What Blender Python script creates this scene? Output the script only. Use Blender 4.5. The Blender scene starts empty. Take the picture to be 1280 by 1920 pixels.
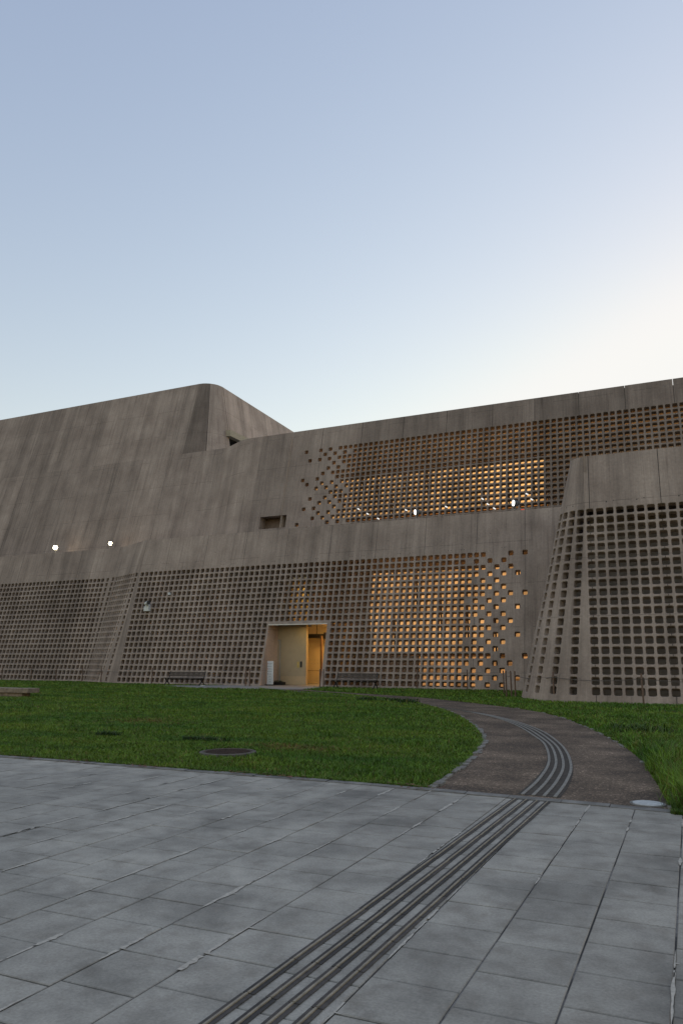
import bpy, bmesh, math, random
import numpy as np
from mathutils import Vector
random.seed(7); rng = np.random.default_rng(7)
S = bpy.context.scene
COL = S.collection
R = math.radians

# ------------------------------------------------------------------ camera, sky, sun, exposure
cd = bpy.data.cameras.new('camera'); cam = bpy.data.objects.new('camera', cd); COL.objects.link(cam)
S.camera = cam
cam.location = (0, 0, 1.55)
cam.rotation_euler = (R(90) + math.atan(274 / 1396), 0, R(24.72))
cd.sensor_fit = 'VERTICAL'; cd.sensor_height = 36; cd.lens = 1396 / 1920 * 36
cd.clip_end = 2000
S.view_settings.view_transform = 'Standard'; S.view_settings.look = 'None'
S.view_settings.exposure = 0; S.view_settings.gamma = 1
S.cycles.max_bounces = 8; S.cycles.diffuse_bounces = 4
S.cycles.sample_clamp_indirect = 4

SUN_EL, SUN_ROT = 1.0, 20.0
W = bpy.data.worlds.new("World"); S.world = W; W.use_nodes = True
nt = W.node_tree; N = nt.nodes; L = nt.links
sky = N.new('ShaderNodeTexSky'); sky.sky_type = 'NISHITA'; sky.sun_disc = False
sky.sun_elevation = R(SUN_EL); sky.sun_rotation = R(SUN_ROT); sky.dust_density = 1; sky.ozone_density = 1
sep = N.new('ShaderNodeSeparateColor'); comb = N.new('ShaderNodeCombineColor')
L.new(sky.outputs[0], sep.inputs[0])
# film-like response of the camera to the twilight sky: per-channel contrast and gain
for ch, (g, k) in enumerate(((.725, 11.9), (.705, 11.6), (.530, 9.75))):
    p = N.new('ShaderNodeMath'); p.operation = 'POWER'; p.inputs[1].default_value = g
    m0 = N.new('ShaderNodeMath'); m0.operation = 'MULTIPLY'; m0.inputs[1].default_value = .3
    m = N.new('ShaderNodeMath'); m.operation = 'MULTIPLY'; m.inputs[1].default_value = k * 1.78
    L.new(sep.outputs[ch], m0.inputs[0]); L.new(m0.outputs[0], p.inputs[0])
    sm = N.new('ShaderNodeMath'); sm.operation = 'SMOOTH_MIN'; sm.inputs[1].default_value = (9.5, 9.4, 9.1)[ch]; sm.inputs[2].default_value = 1.2
    L.new(p.outputs[0], m.inputs[0]); L.new(m.outputs[0], sm.inputs[0]); L.new(sm.outputs[0], comb.inputs[ch])
bg = N['Background']; bg.inputs[1].default_value = 0.1
L.new(comb.outputs[0], bg.inputs[0])

sl = bpy.data.lights.new('sun', 'SUN'); so = bpy.data.objects.new('sun', sl); COL.objects.link(so)
sl.energy = 0.3; sl.angle = R(12); sl.color = (1, .72, .5)
_d = Vector((math.sin(R(SUN_ROT)) * math.cos(R(SUN_EL)), math.cos(R(SUN_ROT)) * math.cos(R(SUN_EL)), math.sin(R(SUN_EL))))
so.rotation_euler = _d.to_track_quat('Z', 'Y').to_euler(); so.location = (5, 60, 30)

# ------------------------------------------------------------------ materials
def new_mat(name):
    m = bpy.data.materials.new(name); m.use_nodes = True
    nt = m.node_tree; b = nt.nodes['Principled BSDF']
    b.inputs['Specular IOR Level'].default_value = .3
    return m, nt, nt.nodes, nt.links, b

def mth(nt, op, a, b=None, c=None):
    n = nt.nodes.new('ShaderNodeMath'); n.operation = op
    for i, v in enumerate((a, b, c)):
        if v is None: continue
        if isinstance(v, (int, float)): n.inputs[i].default_value = v
        else: nt.links.new(v, n.inputs[i])
    return n.outputs[0]

def noise(nt, vec, scale, detail=4, rough=.55, dist=0):
    n = nt.nodes.new('ShaderNodeTexNoise'); n.inputs['Scale'].default_value = scale
    n.inputs['Detail'].default_value = detail; n.inputs['Roughness'].default_value = rough
    n.inputs['Distortion'].default_value = dist
    if vec is not None: nt.links.new(vec, n.inputs['Vector'])
    return n.outputs['Fac']

def ramp(nt, fac, stops):
    n = nt.nodes.new('ShaderNodeValToRGB'); e = n.color_ramp.elements
    while len(e) < len(stops): e.new(.5)
    for el, (p, c) in zip(e, stops):
        el.position = p; el.color = (*c, 1) if len(c) == 3 else c
    nt.links.new(fac, n.inputs[0]); return n.outputs[0]

def g3(v): return (v, v, v)
def mixc(nt, mode, fac, a, b):
    n = nt.nodes.new('ShaderNodeMix'); n.data_type = 'RGBA'; n.blend_type = mode
    for i, v in ((0, fac), (6, a), (7, b)):
        if isinstance(v, (int, float)): n.inputs[i].default_value = v
        elif isinstance(v, tuple): n.inputs[i].default_value = (*v, 1)
        else: nt.links.new(v, n.inputs[i])
    return n.outputs[2]

def scalev(nt, src, sx, sy, sz=1):
    n = nt.nodes.new('ShaderNodeMapping'); n.inputs['Scale'].default_value = (sx, sy, sz)
    nt.links.new(src, n.inputs[0]); return n.outputs[0]

def bump(nt, b, h, strength, dist):
    n = nt.nodes.new('ShaderNodeBump'); n.inputs['Strength'].default_value = strength
    n.inputs['Distance'].default_value = dist
    nt.links.new(h, n.inputs['Height']); nt.links.new(n.outputs[0], b.inputs['Normal'])

def concrete_mat():
    m, nt, N, L, b = new_mat('weathered_concrete')
    uv = N.new('ShaderNodeUVMap').outputs[0]
    at = N.new('ShaderNodeAttribute'); at.attribute_name = 'tone'
    st1 = noise(nt, scalev(nt, uv, 1.1, .07), 1, 5, .6, .2)     # wide rain streaks
    st2 = noise(nt, scalev(nt, uv, 5.5, .22), 1, 6, .65, .1)    # narrow streaks
    st3 = noise(nt, scalev(nt, uv, 26, .7), 1, 3, .6)         # board grain
    mot = noise(nt, scalev(nt, uv, .55, .5), 1, 7, .62)
    fin = noise(nt, scalev(nt, uv, 9, 9), 1, 8, .7)
    c = ramp(nt, mot, [(.3, (.288, .222, .180)), (.7, (.432, .342, .280))])
    c = mixc(nt, 'MULTIPLY', 1, c, ramp(nt, st1, [(.30, g3(.70)), (.5, g3(.96)), (.72, g3(1.12))]))
    c = mixc(nt, 'MULTIPLY', 1, c, ramp(nt, st2, [(.28, (.70, .69, .69)), (.46, g3(.98)), (.72, g3(1.10))]))
    c = mixc(nt, 'MULTIPLY', 1, c, ramp(nt, st3, [(.3, g3(.89)), (.7, g3(1.09))]))
    c = mixc(nt, 'MULTIPLY', 1, c, ramp(nt, fin, [(.3, g3(.84)), (.7, g3(1.13))]))
    # lift lines of the formwork every 2.35 m up the slope, broken by noise
    sx = N.new('ShaderNodeSeparateXYZ'); L.new(uv, sx.inputs[0])
    fr = mth(nt, 'FRACT', mth(nt, 'DIVIDE', mth(nt, 'ADD', sx.outputs[1], mth(nt, 'MULTIPLY', mot, .03)), 2.35))
    ln = mth(nt, 'LESS_THAN', mth(nt, 'ABSOLUTE', mth(nt, 'SUBTRACT', fr, .37)), .0045)
    brk = mth(nt, 'GREATER_THAN', noise(nt, scalev(nt, uv, .8, .3), 1, 3), .46)
    c = mixc(nt, 'MULTIPLY', mth(nt, 'MULTIPLY', mth(nt, 'MULTIPLY', ln, brk), .6), c, g3(.3))
    # pits
    vo = N.new('ShaderNodeTexVoronoi'); vo.inputs['Scale'].default_value = 1; L.new(scalev(nt, uv, 5, 4), vo.inputs['Vector'])
    pit = mth(nt, 'LESS_THAN', vo.outputs['Distance'], .05)
    c = mixc(nt, 'MULTIPLY', mth(nt, 'MULTIPLY', pit, .5), c, g3(.35))
    c = mixc(nt, 'MULTIPLY', 1, c, at.outputs['Color'])
    L.new(c, b.inputs['Base Color']); b.inputs['Roughness'].default_value = .92
    h = mth(nt, 'ADD', mth(nt, 'MULTIPLY', st3, .5), mth(nt, 'ADD', mth(nt, 'MULTIPLY', fin, .5), mth(nt, 'MULTIPLY', pit, -.6)))
    bump(nt, b, h, .5, .02)
    return m

def plain_mat(name, col, rough=.8, metal=0, var=.15, scale=8, spec=.3, emis=None):
    m, nt, N, L, b = new_mat(name)
    tc = N.new('ShaderNodeTexCoord').outputs['Object']
    n1 = noise(nt, tc, scale, 6, .6)
    c = mixc(nt, 'MULTIPLY', 1, col, ramp(nt, n1, [(.3, g3(1 - var)), (.7, g3(1 + var))]))
    L.new(c, b.inputs['Base Color']); b.inputs['Roughness'].default_value = rough
    b.inputs['Metallic'].default_value = metal; b.inputs['Specular IOR Level'].default_value = spec
    bump(nt, b, n1, .25, .01)
    if emis:
        b.inputs['Emission Color'].default_value = (*emis[0], 1); b.inputs['Emission Strength'].default_value = emis[1]
    return m

M_CON = concrete_mat()
M_JOINT = plain_mat('dark_joint', (.03, .027, .025), .95)
M_INNER = plain_mat('inner_concrete', (.60, .48, .37), .9, var=.3, scale=1.2)
M_ROOF = plain_mat('roof_concrete', (.25, .24, .23), .9)

# ------------------------------------------------------------------ object helpers
def link(name, me, mats, parent=None, smooth=None):
    o = bpy.data.objects.new(name, me); COL.objects.link(o)
    for mm in mats: me.materials.append(mm)
    if parent is not None:
        o.parent = parent; o.location = -Vector(parent.location) if parent.rotation_euler.z == 0 else (0, 0, 0)
    if smooth is not None:
        me.polygons.foreach_set('use_smooth', [True] * len(me.polygons)); me.set_sharp_from_angle(angle=R(smooth))
    return o

def empty(name, loc, label, cat, group=None, rz=0):
    o = bpy.data.objects.new(name, None); COL.objects.link(o); o.location = loc; o.rotation_euler = (0, 0, rz)
    o.empty_display_size = .3
    o['label'] = label; o['category'] = cat
    if group: o['group'] = group
    return o

def tag(o, label=None, cat=None, group=None, kind=None):
    if label: o['label'] = label
    if cat: o['category'] = cat
    if group: o['group'] = group
    if kind: o['kind'] = kind
    return o

class MB:
    """collects polygons for one mesh"""
    def __init__(s): s.v = []; s.f = []; s.m = []
    def poly(s, pts, m=0):
        i = len(s.v); s.v += [tuple(p) for p in pts]; s.f.append(tuple(range(i, i + len(pts)))); s.m.append(m)
    def box(s, x0, x1, y0, y1, z0, z1, m=0, rot=None):
        p = [Vector((x, y, z)) for z in (z0, z1) for x, y in ((x0, y0), (x1, y0), (x1, y1), (x0, y1))]
        if rot: p = [rot @ q for q in p]
        i = len(s.v); s.v += [tuple(q) for q in p]
        for f in ((3, 2, 1, 0), (4, 5, 6, 7), (0, 1, 5, 4), (1, 2, 6, 5), (2, 3, 7, 6), (3, 0, 4, 7)):
            s.f.append(tuple(i + k for k in f)); s.m.append(m)
    def bar(s, a, b, w, h, m=0, up=(0, 0, 1)):
        a = Vector(a); b = Vector(b); d = (b - a).normalized(); sd = d.cross(Vector(up))
        if sd.length < .01: sd = d.cross(Vector((0, 1, 0)))
        sd.normalize(); u = sd.cross(d)
        i = len(s.v)
        for q in (a, b):
            for x, y in ((-1, -1), (1, -1), (1, 1), (-1, 1)): s.v.append(tuple(q + sd * x * w / 2 + u * y * h / 2))
        for f in ((3, 2, 1, 0), (4, 5, 6, 7), (0, 1, 5, 4), (1, 2, 6, 5), (2, 3, 7, 6), (3, 0, 4, 7)):
            s.f.append(tuple(i + k for k in f)); s.m.append(m)
    def tube(s, pts, r, n=8, m=0, caps=True):
        pts = [Vector(p) for p in pts]; rr = r if isinstance(r, (list, tuple)) else [r] * len(pts)
        i0 = len(s.v)
        for k, p in enumerate(pts):
            d = (pts[min(k + 1, len(pts) - 1)] - pts[max(k - 1, 0)]).normalized()
            a = d.cross(Vector((0, 0, 1)))
            if a.length < .05: a = d.cross(Vector((0, 1, 0)))
            a.normalize(); c = d.cross(a)
            for t in range(n):
                an = 2 * math.pi * t / n; s.v.append(tuple(p + (a * math.cos(an) + c * math.sin(an)) * rr[k]))
        for k in range(len(pts) - 1):
            for t in range(n):
                u = (t + 1) % n; s.f.append((i0 + k * n + t, i0 + k * n + u, i0 + (k + 1) * n + u, i0 + (k + 1) * n + t)); s.m.append(m)
        if caps:
            s.f.append(tuple(i0 + t for t in range(n))); s.m.append(m)
            s.f.append(tuple(i0 + (len(pts) - 1) * n + t for t in reversed(range(n)))); s.m.append(m)
    def disc(s, c, r, z0, z1, n=32, m=0, jit=0):
        a = [(c[0] + r * (1 + random.uniform(-jit, jit)) * math.cos(2 * math.pi * t / n), c[1] + r * (1 + random.uniform(-jit, jit)) * math.sin(2 * math.pi * t / n)) for t in range(n)]
        s.poly([(x, y, z1) for x, y in a], m)
        for t in range(n):
            u = (t + 1) % n; s.poly([(*a[t], z0), (*a[u], z0), (*a[u], z1), (*a[t], z1)], m)
    def build(s, name, mats, parent=None, smooth=None, weld=False, bevel=0):
        me = bpy.data.meshes.new(name); me.from_pydata(s.v, [], s.f)
        me.polygons.foreach_set('material_index', s.m)
        if weld or bevel:
            bm = bmesh.new(); bm.from_mesh(me); bmesh.ops.remove_doubles(bm, verts=bm.verts, dist=1e-4)
            if bevel:
                bmesh.ops.bevel(bm, geom=[e for e in bm.edges if len(e.link_faces) == 2 and e.calc_face_angle(0) > .5], offset=bevel, segments=1, affect='EDGES')
            bmesh.ops.recalc_face_normals(bm, faces=bm.faces); bm.to_mesh(me); bm.free()
        me.update()
        return link(name, me, mats if isinstance(mats, (list, tuple)) else [mats], parent, smooth)

def struct(o): o['kind'] = 'structure'; return o

# ------------------------------------------------------------------ perforated, battered concrete walls
class Wall:
    """surface between slanting lines: each column boundary runs from B (at zb) to T (at zt)"""
    def __init__(s, B, T, zb, zt, u0=0):
        s.B = [Vector((*p, 0)) for p in B]; s.T = [Vector((*p, 0)) for p in T]; s.zb = zb; s.zt = zt
        s.u = [u0]
        for k in range(1, len(B)): s.u.append(s.u[-1] + (((s.B[k] - s.B[k - 1]).length + (s.T[k] - s.T[k - 1]).length) / 2))
        s.V = []; s.F = []; s.UV = []; s.TN = []; s.MI = []
    def line(s, k, z):
        t = (z - s.zb) / (s.zt - s.zb); p = s.B[k].lerp(s.T[k], t) if 0 <= t <= 1 else s.B[k] + (s.T[k] - s.B[k]) * t
        return Vector((p.x, p.y, z))
    def P(s, k, t, z): return s.line(k, z) * (1 - t) + s.line(k + 1, z) * t
    def nrm(s, k, z):
        du = s.P(k, 1, z) - s.P(k, 0, z); dz = s.P(k, .5, z + .1) - s.P(k, .5, z)
        return du.cross(dz).normalized()
    def add(s, pts, uvs, tone, mi=0):
        i = len(s.V); s.V += [tuple(p) for p in pts]; s.F.append(tuple(range(i, i + len(pts)))); s.UV += uvs
        s.TN.append(tone); s.MI.append(mi)
    def uv(s, k, t, z): return (s.u[k] * (1 - t) + s.u[k + 1] * t, z * 1.03)
    def quad(s, k, t0, t1, z0, z1, tone, off=0, mi=0):
        n = s.nrm(k, (z0 + z1) / 2) * off
        q = [(t0, z0), (t1, z0), (t1, z1), (t0, z1)]
        s.add([s.P(k, t, z) + n for t, z in q], [s.uv(k, t, z) for t, z in q], tone, mi)
    def holecell(s, k, z0, z1, tone, size=.272, rad=.06, depth=.285, wf=.375):
        w = (s.P(k, 1, (z0 + z1) / 2) - s.P(k, 0, (z0 + z1) / 2)).length
        n = s.nrm(k, (z0 + z1) / 2); zc = (z0 + z1) / 2
        hw0 = min(size / 2, w * wf); hh0 = size / 2 * .965
        jx = random.uniform(-.004, .004); jz = random.uniform(-.004, .004)
        def ring(gr, rd):
            hw = hw0 + gr; hh = hh0 + gr; r = min(rd + gr, hw * .7); out = []
            for cx, cz, a0 in ((-1, -1, 180), (1, -1, 270), (1, 1, 0), (-1, 1, 90)):
                for q in range(4):
                    a = R(a0 + q * 30); x = cx * (hw - r) + r * math.cos(a); z = cz * (hh - r) + r * math.sin(a)
                    out.append((.5 + (x + jx) / w, zc + (z + jz)))
            return out
        ra = ring(.014, rad); rb = ring(0, rad); rc = ring(-.012, rad)
        corners = [(0, z0), (1, z0), (1, z1), (0, z1)]
        def put(lst, t2=1, mi=0):
            s.add([s.P(k, t, z) - n * d for t, z, d in lst], [s.uv(k, t, z + d) for t, z, d in lst], tone * t2, mi)
        for c in range(4):
            ct, cz = corners[c]; nt_, nz = corners[(c + 1) % 4]
            for q in range(3):
                a = ra[c * 4 + q]; b_ = ra[c * 4 + q + 1]; put([(ct, cz, 0), (b_[0], b_[1], 0), (a[0], a[1], 0)])
            a = ra[c * 4 + 3]; b_ = ra[(c * 4 + 4) % 16]
            put([(ct, cz, 0), (nt_, nz, 0), (b_[0], b_[1], 0), (a[0], a[1], 0)])
        for r0, r1, d0, d1 in ((ra, rb, 0, .012), (rb, rc, .012, depth)):
            for q in range(16):
                u = (q + 1) % 16
                put([(*r0[q], d0), (*r0[u], d0), (*r1[u], d1), (*r1[q], d1)])
    def joint(s, k, t, z0, z1, w=.016):
        """dark recessed-looking seal: a thin strip standing 2 mm proud"""
        ww = (s.P(k, 1, z0) - s.P(k, 0, z0)).length
        s.quad(k, t - w / 2 / ww, t + w / 2 / ww, z0, z1, 1, .003, 1)
    def dot(s, k, t, z, r=.022):
        ww = (s.P(k, 1, z) - s.P(k, 0, z)).length; n = s.nrm(k, z) * .003
        q = [(t + r * math.cos(a) / ww, z + r * math.sin(a)) for a in [2 * math.pi * i / 6 for i in range(6)]]
        s.add([s.P(k, x, y) + n for x, y in q], [s.uv(k, x, y) for x, y in q], 1, 1)
    def cap(s, z, ks=None, th=.22, drop=.7):
        for k in (ks or range(len(s.B) - 1)):
            a, b_ = s.line(k, z), s.line(k + 1, z); n = s.nrm(k, z); n = Vector((n.x, n.y, 0)).normalized() * th
            s.add([a, b_, b_ - n, a - n], [(s.u[k], 0), (s.u[k + 1], 0), (s.u[k + 1], th), (s.u[k], th)], .9)
            c, d = a - n, b_ - n
            s.add([c, d, d - Vector((0, 0, drop)), c - Vector((0, 0, drop))], [(s.u[k], 0), (s.u[k + 1], 0), (s.u[k + 1], drop), (s.u[k], drop)], .9)
    def build(s, name, parent, smooth=32):
        me = bpy.data.meshes.new(name); me.from_pydata(s.V, [], s.F)
        me.polygons.foreach_set('material_index', s.MI)
        uvl = me.uv_layers.new(name='UVMap'); uvl.data.foreach_set('uv', np.array(s.UV, 'f').ravel())
        tn = me.color_attributes.new('tone', 'FLOAT_COLOR', 'CORNER')
        cnt = np.array([len(f) for f in s.F]); t = np.repeat(np.array(s.TN, 'f'), cnt)
        tn.data.foreach_set('color', np.stack([t, t, t, np.ones_like(t)], 1).ravel())
        bm = bmesh.new(); bm.from_mesh(me); bmesh.ops.remove_doubles(bm, verts=bm.verts, dist=2e-4); bm.to_mesh(me); bm.free()
        return link(name, me, [M_CON, M_JOINT], parent, smooth)

ROOT = empty('museum_building', (-18, 37.6, 0), 'long sloping concrete museum with perforated lattice walls lit warm from inside, behind the lawn', 'museum')
def plane(Y0, b): return lambda x, z: (x, Y0 + b * z)
PA = plane(37.6, .25); PL = plane(39.55, .25); PU = plane(40.2, .25); PV = plane(41.1, .28)
def tonefn(seed, lo=.86, hi=1.1):
    r = random.Random(seed); d = {}
    def f(i):
        if i not in d: d[i] = r.uniform(lo, hi)
        return d[i]
    return f

# ---- lower tier: left bay, kinked return, long front bay with the entrance
ZT = 9.42
zc = [.235 + .3575 * k for k in range(20)]
zr = [zc[0] - .17875 + .3575 * k for k in range(21)]
Bp, Tp, kind, panel = [], [], [], []
for i in range(60, -1, -1):                     # left bay
    x = -37.665 - .37 * i
    Bp.append(PL(x, 0)); Tp.append(PL(x, ZT)); kind.append(1); panel.append(100 + (i + 3) // 8)
def trans(xb, yb, xt, yt, kd, pn):              # given at z .24 and z 7.02, extended to 0 and ZT
    sx = (xt - xb) / 6.78; sy = (yt - yb) / 6.78
    Bp.append((xb - .24 * sx, yb - .24 * sy)); Tp.append((xt + 2.4 * sx, yt + 2.4 * sy)); kind.append(kd); panel.append(pn)
kind[-1] = 1; panel[-1] = 200
trans(-37.30, 39.50, -37.02, 41.17, 1, 200)
trans(-37.02, 39.42, -36.42, 41.0, 1, 201)
for i in range(8):
    t = i / 8
    trans(-36.95 + 1.95 * t, 39.38 - .98 * t, -36.36 + 2.58 * t, 40.97 - 1.32 * t, 1, 201)
trans(-35.0, 38.4, -33.78, 39.65, 1, 202)
trans(-34.4, 38.05, -33.42, 39.46, 1, 202)
trans(-33.45, 37.70, -33.06, 39.37, 0, 203)
kmax = 68
for k in range(kmax, -1, -1):
    x = -7.5 - .3706 * k - .1853
    Bp.append(PA(x, 0)); Tp.append(PA(x, ZT)); kind.append(1); panel.append(300 + (k // 8 if k > 7 else (0 if k else -1)))
iA = len(Bp) - 1 - kmax                      # index of column kmax
for j in range(12):
    x = -7.3147 + .75 * j
    Bp.append(PA(x, 0)); Tp.append(PA(x, ZT)); kind.append(0); panel.append(300 - 2 - j // 4)
wl = Wall(Bp, Tp, 0, ZT)
SP = {19: {8, 7, 6, 2, 0}, 18: {7, 5, 3}, 17: {8, 7, 6, 4, 2}, 16: {8, 7, 5, 3, 1}, 15: {8, 6, 4}, 14: {8, 7, 6, 5, 3},
      13: {8, 7, 6, 4, 2, 0}, 12: {7, 5, 3}, 11: {8, 7, 6, 4, 1}, 10: {8, 7, 5, 3}, 9: {8, 6, 4, 2}, 8: {8, 7, 6, 5, 3},
      7: {8, 7, 6, 4, 1}, 6: {7, 5, 3}, 5: {8, 7, 6, 4}, 4: {8, 7, 6, 5, 3, 0}, 3: {8, 6, 4, 2}, 2: {7, 5, 3},
      1: {8, 7, 6, 4, 1}, 0: {8, 7, 5, 3}}
JO = {0, 7, 15, 23, 31, 39, 47, 55, 63}
_tf0 = tonefn(3, .88, 1.08)
tf = lambda p: .80 if p == 203 else (1.1 if p == 300 + 7 else _tf0(p))
DX0, DX1, DZ = -22.42, -18.60, 3.50
for i in range(len(Bp) - 1):
    k = kmax - (i - iA) if iA <= i <= iA + kmax else None
    tn = tf(panel[i])
    if k is None or not (30 <= k <= 40): wl.quad(i, 0, 1, -.2, zr[0], tn)
    for r in range(20):
        if k is not None and 30 <= k <= 40 and r <= 9: continue
        hole = kind[i] == 1
        if k is not None and k <= 8: hole = k in SP[r]
        if hole and panel[i] in (201, 202): wl.holecell(i, zr[r], zr[r + 1], tn, .26, .045, .11, .345)
        elif hole: wl.holecell(i, zr[r], zr[r + 1], tn)
        else: wl.quad(i, 0, 1, zr[r], zr[r + 1], tn)
    wl.quad(i, 0, 1, zr[20], 8.3, tn); wl.quad(i, 0, 1, 8.3, ZT, tn)
    jt = k in JO if k is not None else (100 <= panel[i] < 200 and (i % 8 == 4))
    if jt:
        wl.joint(i, .5, zr[20], ZT)
        for r in range(20):
            if k is not None and 30 <= k <= 40 and r <= 9: continue
            if k is not None and k <= 8 and k not in SP[r]: wl.joint(i, .5, zr[r], zr[r + 1])
            else:
                wl.joint(i, .5, zr[r], zc[r] - .14); wl.joint(i, .5, zc[r] + .14, zr[r + 1])
        wl.joint(i, .5, -.05, zr[0])
    if k is not None and k % 8 in (1, 3) and k > 2:
        for dx in (.2, .6): wl.dot(i, dx, zr[20] + .16)
    if k is not None and j and k % 16 == 5: wl.dot(i, .5, 8.2)
# fill round the entrance
def pa(x, z, dy=0): return Vector((x, 37.6 + .25 * z + dy, z))
def wq(pts, tone=1.0, mi=0):
    pts = [Vector(p) for p in pts]
    wl.add(pts, [(p.x + p.y * .7, p.z) for p in pts], tone, mi)
k30r = -7.5 - .3706 * 30 + .1853; k40l = -7.5 - .3706 * 40 - .1853
wq([pa(DX1, -.2), pa(k30r, -.2), pa(k30r, DZ), pa(DX1, DZ)]); wq([pa(k40l, -.2), pa(DX0, -.2), pa(DX0, DZ), pa(k40l, DZ)])
wq([pa(k40l, DZ), pa(k30r, DZ), pa(k30r, zr[10]), pa(k40l, zr[10])])
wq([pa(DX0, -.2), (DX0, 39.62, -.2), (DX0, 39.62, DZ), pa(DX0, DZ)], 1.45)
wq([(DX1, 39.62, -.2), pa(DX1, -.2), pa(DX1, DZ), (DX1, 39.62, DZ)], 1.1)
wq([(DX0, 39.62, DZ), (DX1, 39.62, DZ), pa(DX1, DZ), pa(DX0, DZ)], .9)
wl.cap(ZT)
wl.build('perforated_wall', ROOT)

# ---- upper tier, plain left part with S-curve and the small window
XS = [-62 + 2.6 * i for i in range(12)] + [-31.6 + .4 * i for i in range(11)] + [-26.7, -25.85, -23.8]
xl = -20.37 - .3692 * 7.5
XS = sorted(set(round(x, 3) for x in XS)) + [xl]
def PB(x, z):
    t = min(1, max(0, (x + 31.2) / 3.4)); t = t * t * (3 - 2 * t)
    return (x, PV(x, z)[1] * (1 - t) + PU(x, z)[1] * t)
ZU = 17.22
wb = Wall([PB(x, 8.4) for x in XS], [PB(x, ZU) for x in XS], 8.4, ZU, -62)
tf = tonefn(12, .80, 1.14)
rows = [8.4, 10.08, 10.97, 13, 15, ZU]
for i in range(len(XS) - 1):
    for r in range(5):
        tn = tf(int((XS[i] + 62) // 2.6) if XS[i] < -31.6 else 40 + int((XS[i] + 31.6) // 2.1))
        if XS[i] == -25.85 and r == 1: continue
        wb.quad(i, 0, 1, rows[r], rows[r + 1], tn)
    if XS[i] < -34.9 and i % 2 == 0: wb.joint(i, .02, 8.4, ZU, .012)
iw = XS.index(-25.85)
a = [wb.line(iw, 10.08), wb.line(iw + 1, 10.08), wb.line(iw + 1, 10.97), wb.line(iw, 10.97)]
back = [p + Vector((0, .8, 0)) for p in a]
for q in range(4):
    u = (q + 1) % 4; pts = [a[q], back[q], back[u], a[u]]; wb.add(pts, [(p.x + p.y, p.z) for p in pts], 1.0)
wb.cap(ZU, [i for i in range(len(XS) - 1) if XS[i] > -35])
wb.build('parapet_wall', ROOT)

# ---- upper tier, perforated part
pu = .3692; zt_ = 15.50; dz = .3535
NR = 19
zru = [zt_ + dz / 2 - dz * k for k in range(NR + 1)]          # from the top down
cols = list(range(-7, 74))
bx = [-20.37 + pu * (c - .5) for c in cols] + [-20.37 + pu * (cols[-1] + .5)]
wu = Wall([PU(x, 8.4) for x in bx], [PU(x, ZU) for x in bx], 8.4, ZU, bx[0])
SU = [{-7, -4, -2}, {-3, -1, 1}, {-6, -4, -2}, {-1}, {-2, 0}, {-3}, {-7, -4}, {-6, -3, -1}, {-4, -2, 0}, {-1, 0, 1}, {-5, -2},
      {-3, -1}, {-6, -4, 0}, {-3, -1}, {-4, -2}, {-7, -1, 1}, {-5, -2, 0}, {-3, -1}, {-6, -4, -2}]
FU = [0, 3, 0, 1, 2, -1, 0, 1, 2, 3, 0, 1, 2, 1, 0, 3, 1, 0, 1]
JU = [-4, 4, 12, 20, 28, 35, 42, 49, 56, 63, 70]
tfu = tonefn(5, .86, 1.04)
def pidx(c): return sum(1 for q in JU if c >= q)
def tone_u(c): return tfu(pidx(c)) * (.74 if pidx(c) >= 2 else 1.0)
for i, c in enumerate(cols):
    tn = tone_u(c)
    for r in range(NR):
        hole = (c in SU[r]) or c >= FU[r]
        if hole: wu.holecell(i, zru[r + 1], zru[r], tn)
        else: wu.quad(i, 0, 1, zru[r + 1], zru[r], tn)
    wu.quad(i, 0, 1, 8.4, zru[NR], tn)
    if c in JU:
        for r in range(NR):
            m_ = (zru[r] + zru[r + 1]) / 2
            if (c in SU[r]) or c >= FU[r]: wu.joint(i, .5, zru[r + 1], m_ - .14); wu.joint(i, .5, m_ + .14, zru[r])
            else: wu.joint(i, .5, zru[r + 1], zru[r])
wu.build('perforated_wall', ROOT)
# band above the holes; the panels stand apart at the top of some joints
bs = [bx[0]]; gaps = {}
for c, dep in zip(JU, (0, 0, 0, 0, 0, 0, .10, .16, .42, .3, .2)):
    x = -20.37 + pu * c; gaps[len(bs)] = dep; bs += [x - .014, x + .014]
bs.append(bx[-1])
wt = Wall([PU(x, 8.4) for x in bs], [PU(x, ZU) for x in bs], 8.4, ZU, bs[0])
solid = []
for i in range(len(bs) - 1):
    tn = tfu(sum(1 for g in gaps if i > g)) * (.74 if sum(1 for g in gaps if i > g) >= 2 else 1.0)
    if i in gaps:
        d = gaps[i]; zz = ZU - d
        wt.quad(i, 0, 1, zru[0], zz, 1, -.004, 1)
        if not d: solid.append(i)
        else:
            for kk, t in ((i, 0), (i, 1)):
                p0, p1 = wt.P(kk, t, zz), wt.P(kk, t, ZU); y = Vector((0, .22, 0))
                wt.add([p0, p1, p1 + y, p0 + y], [(0, 0)] * 4, .5)
    else:
        z0 = zru[0]
        for z1 in (16.3, ZU): wt.quad(i, 0, 1, z0, z1, tn * 1.0); z0 = z1
        solid.append(i)
wt.cap(ZU, solid)
wt.build('parapet_wall', ROOT)

# ---- tall block on the left: flat face, cone-shaped corner, side face
ZK = 23.62
def arcR(z): return 1.35 + (ZK - z) * .21
def conep(th, z, xc=-34.8):
    r = arcR(z); yc = PV(0, z)[1] + r
    return (xc + r * math.sin(R(th)), yc - r * math.cos(R(th)))
ths = [0, 10, 20, 30, 40, 55, 70, 90]
xs = [-62 + 2.6 * i for i in range(11)] 
Bk = [PV(x, ZU) for x in xs]; Tk = [PV(x, ZK) for x in xs]
for th in ths: Bk.append(conep(th, 15.6)); Tk.append(conep(th, ZK))
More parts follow.
